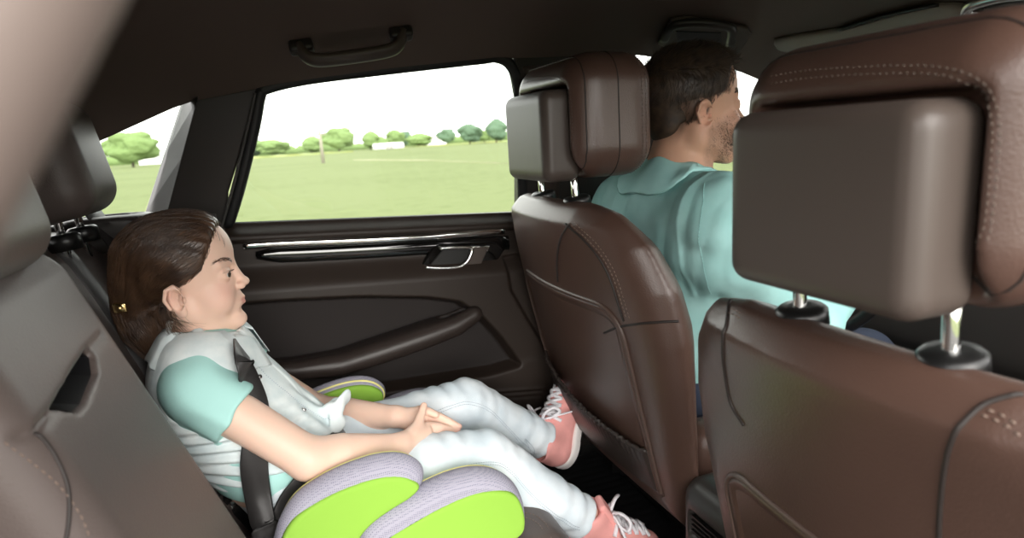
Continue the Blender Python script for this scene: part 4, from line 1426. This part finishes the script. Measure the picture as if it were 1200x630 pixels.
# hair
_hz = [-16, -12, -6, -2.5, -.6, 1.5, 6, 9, 11.5]
_hx = [-4.0, -3.6, -3.0, -2.2, 1.2, 4.4, 6.5, 7.6, 8.6]
def hcut(P): return (P[:, 0] - np.interp(P[:, 2], _hz, _hx)) * .85
HG_ = Model()
HG_.u(ell((-.9, 0, 3.5), (9.85, 7.75, 8.35)), 1).u(ell((2.9, 0, 4.0), (6.7, 6.5, 7.4)), 2)
HG_.i(lambda P: hcut(P), .8)
HG_.u(ell((-8.0, 0, -1.5), (3.6, 4.8, 5.0)), 2.5)
HG_.u(chain([(-8.2, -.3, -4.5), (-7.8, -.8, -8.5), (-6.6, -1.0, -12), (-5.2, -.8, -15)], [3.6, 3.2, 2.3, .8]), 1.5)
HG_.post = lambda P, d: d + .12 * np.sin(P[:, 1] * 5 + P[:, 2] * 1.5 + 2 * np.sin(P[:, 0] * .5)) * .6
HG_.amp = .2
V1, F1 = HG_.mesh((-13, -10, -17), (10, 10, 13), .22)
r = np.random.default_rng(9)
N = 5200
P0 = r.normal(size=(N, 3))
P0 /= np.linalg.norm(P0, axis=1)[:, None]
P0 = np.array((-.9, 0, 3.4)) + P0 * np.array((9.75, 7.75, 8.15))
P0 = P0[(hcut(P0) < .1) & (P0[:, 2] > -4.5)]
tie = np.array((-9.2, -.4, -5.2))
def gdir(P):
    D = tie - P
    D[:, 2] += .25 * np.abs(D[:, 0])
    return D / (np.linalg.norm(D, axis=1)[:, None] + 1e-9)
g1 = strands(P0, gdir, HG_, 15, .85, .055, .28, 1, .10)
Pp = np.array((-8.4, -.3, -5.5)) + r.normal(size=(700, 3)) * (2.2, 2.2, 1.6)
Pp = HG_.project(Pp, 4)
g2 = strands(Pp, lambda P: np.tile(np.array((.25, -.05, -1.0)), (len(P), 1)) + .25 * np.sin(P * 1.3), HG_, 11, .75, .06, .5, 2, .2)
# loose wisps behind the ear and at the nape
L = []
for i in range(70):
    a = np.array((-2.2 + .8 * r.normal(), -6.8 + .3 * r.normal(), -4.5 + 1.0 * r.normal()))
    e = np.array((.2 + 1.3 * r.normal(), -5.6 + .6 * r.normal(), -10.5 + 1.6 * r.normal()))
    m_ = (a + e) / 2 + np.array((-1.0 + .5 * r.normal(), -.7, -.4))
    t = np.linspace(0, 1, 9)[:, None]
    L.append((1 - t) ** 2 * a + 2 * t * (1 - t) * m_ + t * t * e)
for i in range(90):     # flyaways along the crown and hairline
    th_ = r.uniform(.1, 2.6)
    a = np.array((-.9 + 9.75 * math.cos(th_), r.normal() * 2.0, 3.4 + 8.15 * math.sin(th_)))
    dv = np.array((-math.sin(th_), r.normal() * .3, math.cos(th_)))
    nv = np.array((math.cos(th_), 0, math.sin(th_)))
    t = np.linspace(0, 1, 9)[:, None]
    L.append(a - nv * .2 + dv * t * r.uniform(1.5, 3.5) + nv * t * (1 - t * .6) * r.uniform(.3, 1.0))
L = np.array(L)
g3 = strand_mesh(L, .035)
g123 = cat(g1, g2, g3)
hair = obj('hair', (gl2w(V1), F1), 'hair_girl', girl)
obj('strands', (gl2w(g123[0]), g123[1]), 'hair_girl', hair)
hc = aty(141, 360, .335)
obj('hair_clip', Model().u(rbox(hc, (.010, .006, .008), .003)).u(ell(hc + (0, -.006, 0), (.005, .004, .005)), .002).mesh(hc - .02, hc + .02, .0012), 'gold', hair)

# clothes
def fold(P, c, ax, amp, freq, rad, seed=0):
    q = P - np.array(c)
    return amp * np.exp(-(q ** 2).sum(1) / rad ** 2) * np.sin(q @ (_n(np.array(ax, float)) * freq) + 1.4 * waves(P, 40, seed, 3))
ts = Model()
for f, k in TORSO: ts.u(lambda P, f=f: f(P) - .009, k)
ts.u(ell((-.05, .37, .685), (.100, .122, .075)), .05)
ts.sub(cap((-.158, .37, .90), (-.145, .37, 1.0), .040, .055), .01)
ts.i(half((0, 0, -1), -.655), .006)
def sleeve(i, ln):
    a, b = sh[i], elb[i]
    d = _n(b - a)
    n_ = _n(d + np.array((.06, 0, .05)))
    cut = half(n_, (a + d * ln) @ n_)
    core = cap(a, b, .0385, .036)
    out = cap(a - d * .0, a + d * .16, .0495, .0525)
    return lambda P: smax(smax(out(P), cut(P), .006), -core(P), .004)
ts.u(sleeve(0, .070), .02)
ts.u(sleeve(1, .085), .02)
ts.post = lambda P, d: d + .0012 * waves(P, 70, 4) + fold(P, sh[0] + (.03, -.03, -.02), (.6, .3, .6), .0028, 110, .06, 1)
ts.amp = .012
V, Fq = ts.mesh((-.29, .17, .62), (.09, .57, .97), .003)
obj('t_shirt', (V, Fq), 'mint', girl)
ve = Model()
for f, k in TORSO: ve.u(lambda P, f=f: f(P) - .0145, k)
ve.u(ell((-.045, .37, .715), (.092, .118, .06)), .04)
ve.sub(cap((-.160, .37, .915), (-.130, .37, 1.0), .050, .075), .008)
for i in (0, 1):
    ve.sub(cap(sh[i] + (0, (-.012, .012)[i], -.01), sh[i] + (.02, (-.12, .12)[i], -.03), .048, .062), .008)
ve.i(half((.30, 0, -1), -.722), .006)
kn = aty(392, 476, .345)
ve.u(ell(kn, (.018, .016, .014)), .012)
ve.u(ell(aty(402, 468, .34), (.008, .017, .022), rot_axes((.6, -.6, -.4), (.45, -.1, .9))), .006)
ve.u(ell(aty(394, 494, .33), (.008, .018, .020), rot_axes((.6, -.6, .3), (-.2, -.1, -.9))), .006)
def vpost(P, d):
    s_ = sstep(.345, .25, P[:, 1]) * sstep(.86, .78, P[:, 2])
    d = d + .0024 * waves(P, 60, 8) - s_ * .0038 * np.sin(P[:, 2] * 300 + 3.0 * waves(P, 30, 3, 3))
    d = d + fold(P, kn + (-.02, 0, 0), (.3, .8, .4), .004, 200, .05, 5)
    # front placket step and yoke seam
    return d - .0016 * (np.abs(P[:, 1] - .362) < .012) * (P[:, 0] > -.13)
ve.post = vpost
ve.amp = .014
V, Fq = ve.mesh((-.29, .19, .66), (.10, .55, .97), .0026)
vest = obj('denim_vest', (V, Fq), 'denim_pale', girl)
# collar
NC = np.array((-.150, .37, .926))
G = []
for a in np.linspace(.30, 2 * math.pi - .30, 46):
    ca, sa = math.cos(a), math.sin(a)
    front = .5 + .5 * ca
    rows = []
    for rr, zz_ in ((.046, .014), (.052, .026), (.072, .012), (.092 + .016 * front, -.016 - .012 * front)):
        rows.append(NC + np.array((ca * rr * .95 + .002, sa * rr * 1.02, zz_ - .030 * front + .004 * math.sin(a * 7))))
    rows = np.array(rows)
    q = ve.project(rows[2:], 5)
    rows[2:] = q + ve.grad(q) * .007
    rows[1] = rows[1] * .6 + (rows[2] + (0, 0, .014)) * .4
    G.append(rows)
obj('collar', slab(np.array(G), (0, 0, -.003)), 'denim_pale', vest)
for px, py in ((304, 441), (356, 480)):
    p = ve.trace([(px, py)])
    n_ = ve.grad(p)
    obj('button', lathe([(.0045, -.001), (.0045, .002), (.003, .003), (.0008, .0032)], p[0], n_[0], 14), 'satin', vest)
pl_ = ve.project(ve.trace([(282, 405), (300, 425), (322, 448), (345, 467), (372, 486), (388, 492)]), 3)
pl_ = ve.project(smooth_path(pl_, 50), 3)
obj('placket_stitching', dashes(pl_, ve.grad(pl_), .0024, .0018, .0006), 'jeans_thread', vest)

# jeans
def leg(i):
    d = _n(ank[i] - knee[i])
    mid = knee[i] + (ank[i] - knee[i]) * .45
    out = chain([hip[i], hip[i] + (knee[i] - hip[i]) * .6, knee[i], mid, ank[i] + d * .03], [(.074, .064)[i], (.060, .052)[i], .0545, .047, .0405])
    cut = half(d, (ank[i] + d * .008) @ d)
    inn = cap(mid, ank[i] + d * .06, .030, .034)
    return lambda P: smax(smax(out(P), cut(P), .006), -inn(P), .003)
je = Model()
je.u(leg(0), .02).u(leg(1), .03)
je.u(ell((-.045, .37, .650), (.100, .114, .080)), .04)
dl = [_n(ank[i] - knee[i]) for i in (0, 1)]
dt = [_n(knee[i] - hip[i]) for i in (0, 1)]
def jpost(P, d):
    d = d + .0020 * waves(P, 55, 12) + .0010 * waves(P, 150, 13)
    for i in (0, 1):
        d = d + fold(P, knee[i] - dt[i] * .055 + (0, 0, .03), dt[i] + (0, .25, 0), .0026, 170, .055, 20 + i)
        d = d + fold(P, knee[i] + dl[i] * .03, dl[i] + (0, .3, .2), .0022, 190, .05, 22 + i)
        d = d + fold(P, ank[i] - dl[i] * .035, dl[i] + (0, .4, 0), .0034, 150, .055, 24 + i)
    return d
je.post = jpost
je.amp = .016
V, Fq = je.mesh((-.17, .16, .42), (.57, .58, .79), .0026)
jeans = obj('jeans', (V, Fq), 'jeans', girl)
for pix in ([(455, 512), (500, 487), (535, 473), (552, 471), (575, 480), (600, 505), (625, 530), (632, 538)], [(500, 575), (540, 548), (575, 541), (595, 548), (625, 580), (655, 605), (680, 618)]):
    for dy in (0, 3):
        p3 = je.project(je.trace([(x, y + dy) for x, y in pix]), 3)
        p3 = je.project(smooth_path(p3, 70), 3)
        obj('seam_stitching', dashes(p3, je.grad(p3), .003, .0015, .0007), 'jeans_thread', jeans)

# shoes
def shoe(i, fk):
    a, R = FT[i]
    o = a + np.array((-.045, 0, -.088)) @ R          # heel, bottom of the sole
    def W(q): return o + 1.1 * np.asarray(q, float) @ R
    up = Model()
    ops = [('u', chain([(.035, 0, .030), (.085, 0, .030), (.140, -.002, .026), (.170, -.004, .024)], [.030, .0325, .033, .026]), .02),
           ('u', chain([(.032, 0, .045), (.038, 0, .085)], [.033, .036]), .02),
           ('u', chain([(.050, 0, .075), (.100, 0, .048), (.140, 0, .035)], [.029, .027, .022]), .02),
           ('i', half((0, 0, -1), -.012), .004),
           ('s', chain([(.030, 0, .090), (.036, 0, .14)], [.0275, .034]), .004),
           ('i', half((-.35, 0, 1), .084), .004)]
    up.xf(o, 1.1, R, ops)
    tongue = Model().xf(o, 1.1, R, [('u', rbox((.078, 0, .092), (.007, .018, .030), .005, rot_axes((.75, 0, .66), (-.66, 0, .75))), .01)])
    lo = o - .22; hi = o + .22
    s_ = obj('shoe', up.mesh(lo, hi, .0028), 'pink', girl)
    obj('tongue', tongue.mesh(lo, hi, .003), 'pink', s_)
    so_ = Model().xf(o, 1.1, R, [('u', lambda P: smax(np.minimum(ell((.048, 0, 0), (.052, .038, 1))(P * np.array((1, 1, 0))), np.minimum(ell((.145, -.003, 0), (.055, .044, 1))(P * np.array((1, 1, 0))), rbox((.095, -.001, 0), (.06, .036, 1), .02)(P * np.array((1, 1, 0))))), np.abs(P[:, 2] - .009) - .011, .006), .01)])
    obj('sole', so_.mesh(lo, hi, .0028), 'white_rubber', s_)
    full = Model()
    full.ops = [(a_, f, k) for a_, f, k in ops[:3]]
    # laces
    lc = []
    for k in range(5):
        x0 = .088 + .016 * k
        for sg in (1, -1):
            q = np.array([(x0, sg * .020, .06), (x0 + .005, sg * .008, .075), (x0 + .011, -sg * .008, .075), (x0 + .016, -sg * .020, .06)])
            for _ in range(6): q = q - full.grad(q) * full.ev(q)[:, None]
            q = q + full.grad(q) * .0035
            lc.append(tube(W(smooth_path(q, 10)), .0026, 6, rx=.0044, up=R[2]))
    b = np.array((.084, 0, .088))
    for sg in (1, -1):
        lp = [b, b + (.012, sg * .018, .016), b + (.026, sg * .036, .012), b + (.022, sg * .040, -.004), b + (.008, sg * .020, -.002), b + (0, 0, .002)]
        lc.append(tube(W(smooth_path(lp, 24)), .0028, 6, rx=.0042))
        lc.append(tube(W(smooth_path([b, b + (.006, sg * .02, .004), b + (.020, sg * .042, -.016), b + (.03, sg * .048, -.038)], 14)), .0022, 6, rx=.0032))
    lc.append(sphere(W(b), .0055, 12, 8))
    obj('laces', merge(*lc), 'lace', s_)
shoe(0, 0)
shoe(1, 1)

# the girl's seat belt, worn over vest and lap
wear = Model()
wear.ops = ve.ops + ts.ops[:4] + [('u', f, k) for _, f, k in je.ops]
tb = Model()
for f, k in TORSO: tb.u(lambda P, f=f: f(P) - .020, k)
tb.u(ell((-.05, .37, .668), (.110, .132, .085)), .05)
tr_ = tb.project(tb.trace([(279, 418), (289, 445), (299, 475), (300, 510), (298, 545), (303, 580)]), 3)
tr_ = np.vstack([tr_, [aty(309, 612, .222), aty(315, 645, .212)]])
top = tb.project(np.array([(-.180, .490, .915), (-.130, .468, .893)]), 3)
path = np.vstack([[(-.34, .60, 1.14), (-.27, .53, 1.03)], top, tr_, tr_[-1] + (.02, -.02, -.06)])
sbp = smooth_path(path, 80)
nr = tb.grad(sbp)
sbelt = empty('seat_belt', tr_[-1], 'black seat belt worn across the chest and lap of the girl', 'seat belt', 'rear seat belts')
nr = np.stack([np.convolve(np.pad(nr[:, i], 6, mode='edge'), np.ones(13) / 13, 'valid') for i in range(3)], 1)
nr /= np.linalg.norm(nr, axis=1)[:, None]
i0 = int(np.argmin(((sbp - tr_[0]) ** 2).sum(1))) + 2
nr[:i0] = nr[i0]
nr[-14:] = _n(np.array((.1, -.85, .35)))
obj('shoulder_webbing', ribbon(sbp + nr * np.where(np.arange(len(sbp)) < i0 + 2, .010, .0055)[:, None], .042, nr, .0013), 'webbing', sbelt)
lp = np.array([tr_[-1] + (.015, -.01, -.03), (-.055, .228, .640), (-.015, .235, .690), (.025, .265, .715), (.052, .32, .715), (.058, .38, .715), (.050, .44, .705), (.015, .49, .68), (-.05, .515, .62)])
lp[1:-1] = tb.project(lp[1:-1], 3)
lpp = smooth_path(lp, 50)
nr = tb.grad(lpp)
obj('lap_webbing', ribbon(lpp + nr * .005, .040, nr, .0013), 'webbing', sbelt)
bk = tr_[-1] + (.02, -.025, -.05)
obj('buckle', Model().u(rbox(bk, (.014, .02, .035), .006, rot_axes((1, 0, .3), (-.3, 0, 1)))).mesh(bk - .06, bk + .06, .004), 'black_plastic', sbelt)

# ---------------------------------------------------------------- the man in the driver seat
MO, MS = np.array([.830, .375, 1.258]), .0108
MR = rot_axes((1, -.13, .02), (-.04, 0, 1))
def ml2w(Q): return MO + (np.asarray(Q, float) * MS) @ MR
msh = [np.array((.775, .205, 1.030)), np.array((.775, .545, 1.030))]
mel = [np.array((.905, .130, .830)), np.array((.905, .620, .830))]
mwr = [np.array((1.10, .205, .905)), np.array((1.10, .545, .905))]
mhip = [np.array((.82, .30, .665)), np.array((.82, .45, .665))]
mkn = [np.array((1.24, .28, .66)), np.array((1.24, .47, .66))]
man_ank = [np.array((1.40, .28, .44)), np.array((1.40, .47, .44))]
MT = [(ell((.800, .375, .95), (.115, .185, .17)), .05), (ell((.80, .375, .78), (.11, .165, .16)), .06), (cap((.775, .25, 1.040), (.775, .50, 1.040), .062), .06), (cap((.775, .375, 1.07), (.80, .375, 1.14), .070, .055), .06)]
mb = Model()
for f, k in MT: mb.u(f, k)
mb.u(ell((.82, .375, .68), (.12, .16, .10)), .05)
mb.u(cap((.785, .375, 1.06), (.812, .375, 1.19), .058, .060), .03)
for i in (0, 1):
    mb.u(chain([msh[i], mel[i]], [.056, .046]), .04)
    mb.u(chain([mel[i], mel[i] + (mwr[i] - mel[i]) * .4, mwr[i]], [.044, .042, .028]), .02)
    mb.u(chain([mhip[i], mkn[i], man_ank[i]], [.085, .060, .042]), .03)
    mb.u(chain([man_ank[i], man_ank[i] + (-.01, 0, -.035), man_ank[i] + (.14, 0, -.045)], [.04, .036, .028]), .03)
    s_ = (-1, 1)[i]
    hc_ = mwr[i] + (.035, 0, .01)
    mb.u(chain([mwr[i], hc_, hc_ + (.03, 0, .010)], [.027, .028, .024]), .015)
    mb.u(rbox(hc_ + (.02, 0, .008), (.03, .018, .036), .014), .02)
    for k in range(4):
        b = hc_ + (.045, 0, .035 - .019 * k)
        mb.u(finger([b, b + (.028, s_ * -.004, .002), b + (.040, s_ * -.022, .0), b + (.024, s_ * -.036, -.002)], .0095, .0075), .005)
    mb.u(finger([hc_ + (.005, s_ * -.012, .025), hc_ + (.025, s_ * -.026, .040), hc_ + (.046, s_ * -.030, .048)], .012, .009), .01)
mb.xf(MO, MS, MR, head_ops('man'))
V, Fq = mb.mesh((.64, .03, .33), (1.62, .73, 1.42), .0036)
Q = ((V - MO) @ MR.T) / MS
cols = head_cols(Q, 'man')
cols[V[:, 2] < 1.12] = (.58, .335, .23)
man = obj('person', (V, Fq), 'skin', None, base=(.82, .375, .57), cols=cols)
tag(man, 'man with short dark hair and stubble in a mint shirt, sitting in the driver seat', 'person')
for y in (1, -1):
    ge, gc = eye_geo(ml2w((7.38, y * 3.12, -.18)), 1.30 * MS, (1, -.05, 0), (.09, .06, .035))
    obj('eye', ge, 'eye', man, cols=gc)
HEADM = Model(); HEADM.ops = head_ops('man')
for y in (1, -1):
    L = []
    for i in range(150):
        u_ = rb.random()
        p = np.array([8.9 - 2.2 * u_ ** 1.5, y * (1.2 + 3.9 * u_), 2.0 + .5 * math.sin(u_ * 2.4) + .28 * rb.normal()])
        d = np.array([.1 - .5 * u_, y * .8, .25 - .5 * u_])
        L.append(np.array([p, p + d * .3, p + d * .6, p + d * .85]))
    L = np.array(L); sp_ = L.shape
    Lp = HEADM.project(L.reshape(-1, 3), 4)
    Lp = Lp + HEADM.grad(Lp, .05) * .06
    Vb, Fb = strand_mesh(Lp.reshape(sp_), .06)
    obj('eyebrow', (ml2w(Vb), Fb), 'hair_man', man)
# short hair
_mz = [-9, -5.5, -3.0, -1.2, 1.5, 2.4, 6, 8.2, 12]
_mx = [-6.6, -4.6, -3.4, .4, 1.2, 4.2, 5.6, 7.2, 7.6]
def mcut(P): return (P[:, 0] - np.interp(P[:, 2], _mz, _mx)) * .8
HM_ = Model()
HM_.u(ell((-.9, 0, 3.6), (9.5, 7.35, 8.25)), 1).u(ell((2.8, 0, 4.6), (6.2, 5.9, 7.0)), 2).u(ell((-4.6, 0, -2.5), (5.0, 5.6, 5.0)), 2)
HM_.i(mcut, .8)
HM_.post = lambda P, d: d + .75 * sstep(2.5, -3.5, P[:, 2])
HM_.amp = .8
V1, F1 = HM_.mesh((-12, -9, -11), (10, 9, 14), .25)
mhair = obj('hair', (ml2w(V1), F1), 'hair_man', man)
N = 9000
P0 = r.normal(size=(N, 3)); P0 /= np.linalg.norm(P0, axis=1)[:, None]
P0 = np.array((-1.2, 0, 2.6)) + P0 * np.array((9.6, 7.4, 9.2))
P0 = P0[(mcut(P0) < .35) & (P0[:, 2] > -7 + 1.2 * r.random(len(P0)))]
P0 = HEADM.project(P0, 4) + HEADM.grad(P0, .05) * .05 * sstep(4, -2, P0[:, 2])[:, None] + HEADM.grad(P0, .05) * .5 * sstep(-1, 4, P0[:, 2])[:, None]
Gn = HM_.grad(P0, .05)
topw = sstep(4, 9, P0[:, 2])[:, None]
ln = (.45 + .45 * sstep(-3, 3, P0[:, 2])[:, None] + 1.2 * topw) * (.7 + .6 * r.random((len(P0), 1)))
D = np.array((-.15, 0, -1.0)) * (1 - topw) + np.array((1.0, -.2, .35)) * topw + .25 * r.normal(size=P0.shape)
D = D - Gn * (D * Gn).sum(1)[:, None] * .8 + Gn * (.22 + .35 * topw)
D /= np.linalg.norm(D, axis=1)[:, None]
t = np.linspace(0, 1, 4)[None, :, None]
Lm = (P0 - Gn * .15)[:, None] + D[:, None] * ln[:, None] * t - Gn[:, None] * (t ** 2) * .12 * ln[:, None]
Vb, Fb = strand_mesh(Lm, .05)
obj('strands', (ml2w(Vb), Fb), 'hair_man', mhair)
# stubble
P0 = r.uniform((-1.5, -7, -13), (10.5, 0, -2), (9000, 3))
P0 = HEADM.project(P0, 5)
w_ = sstep(1.0, -1.5, P0[:, 2] + 3.4 - .25 * P0[:, 0]) * sstep(-1.6, .2, P0[:, 0]) * sstep(-13.5, -10, P0[:, 2] - .4 * P0[:, 0])
lipm = np.exp(-((P0[:, 2] + 5.85) / .8) ** 4) * (np.abs(P0[:, 1]) < 2.2) * (P0[:, 0] > 8.5)
P0 = P0[(r.random(len(P0)) < w_ * .42) & (lipm < .3) & (np.abs(P0[:, 1]) < 6.9)]
Gn = HEADM.grad(P0, .05)
D = Gn * .6 + np.array((.1, 0, -.8)) + .3 * r.normal(size=P0.shape)
D /= np.linalg.norm(D, axis=1)[:, None]
Lm = P0[:, None] + D[:, None] * np.linspace(0, .32, 3)[None, :, None]
Vb, Fb = strand_mesh(Lm, .028)
obj('stubble', (ml2w(Vb), Fb), 'hair_man', man)
# shirt
st = Model()
for f, k in MT[:3]: st.u(lambda P, f=f: f(P) - .012, k)
st.u(cap((.770, .375, 1.035), (.785, .375, 1.055), .082, .070), .05)
for i in (0, 1):
    st.u(chain([msh[i], mel[i]], [.076, .064]), .08)
    d = _n(mwr[i] - mel[i])
    e_ = mel[i] + d * .16
    st.u((lambda P, a=mel[i], e_=e_, d=d: smax(cap(a, e_ + d * .04, .060, .046)(P), half(d, e_ @ d)(P), .006)), .02)
st.i(half((0, 0, -1), -.68), .01)
st.sub(cap((.792, .375, 1.09), (.825, .375, 1.22), .066, .070), .008)
def spost(P, d):
    d = d + .0055 * waves(P, 30, 31) + .0028 * waves(P, 75, 32) - .004 * np.abs(waves(P * np.array((1, 1, .35)), 55, 35, 3))
    d = d + fold(P, msh[0] + (.0, .02, -.03), (.5, .6, -.5), .006, 75, .12, 33)
    d = d - .002 * np.exp(-((P[:, 0] * .25 - P[:, 1] - (.78 * .25 - .235)) / .004) ** 2) * (P[:, 2] > .9)
    return d
st.post = spost
st.amp = .02
V, Fq = st.mesh((.62, .03, .64), (1.12, .73, 1.20), .0042)
shirt = obj('shirt', (V, Fq), 'shirt', man)
NC = np.array((.797, .375, 1.108))
G = []
for a in np.linspace(.35, 2 * math.pi - .35, 50):
    ca, sa = math.cos(a), math.sin(a)
    fr2 = .5 + .5 * ca
    rows = []
    for rr, zz_ in ((.064, .046), (.069, .054), (.076, .050), (.098, .006), (.110 + .012 * fr2, -.016)):
        rows.append(NC + np.array((ca * rr + (zz_ * .25), sa * rr * 1.04, zz_ - .045 * fr2 + .003 * math.sin(a * 6))))
    rows = np.array(rows)
    q = st.project(rows[3:], 5)
    rows[3:] = q + st.grad(q) * np.array([[.012], [.010]])
    G.append(rows)
obj('collar', slab(np.array(G), (0, 0, -.005)), 'shirt', shirt)
ct = st.project(smooth_path(st.trace([(826, 215), (824, 235), (820, 262), (820, 290), (826, 320), (834, 345)]), 50), 3)
obj('seam_stitching', dashes(ct, st.grad(ct), .004, .002, .0009), 'shirt', shirt)
tro = Model()
for i in (0, 1):
    tro.u(chain([mhip[i], mkn[i], man_ank[i] + (0, 0, .0)], [.097, .073, .058]), .03)
tro.u(ell((.82, .375, .68), (.132, .172, .11)), .05)
M['trousers'] = mat('dark_blue_trousers', (.03, .04, .07), .9)
obj('trousers', tro.mesh((.62, .15, .36), (1.52, .62, .83), .008), 'trousers', man)
for i in (0, 1):
    a = man_ank[i]
    ms = Model().u(chain([a + (-.03, 0, -.04), a + (.06, 0, -.042), a + (.17, 0, -.045)], [.042, .044, .036]), .01).i(half((0, 0, -1), -.362), .004)
    obj('shoe', ms.mesh(a - .12, a + (.28, .12, .1), .006), 'black_plastic', man)
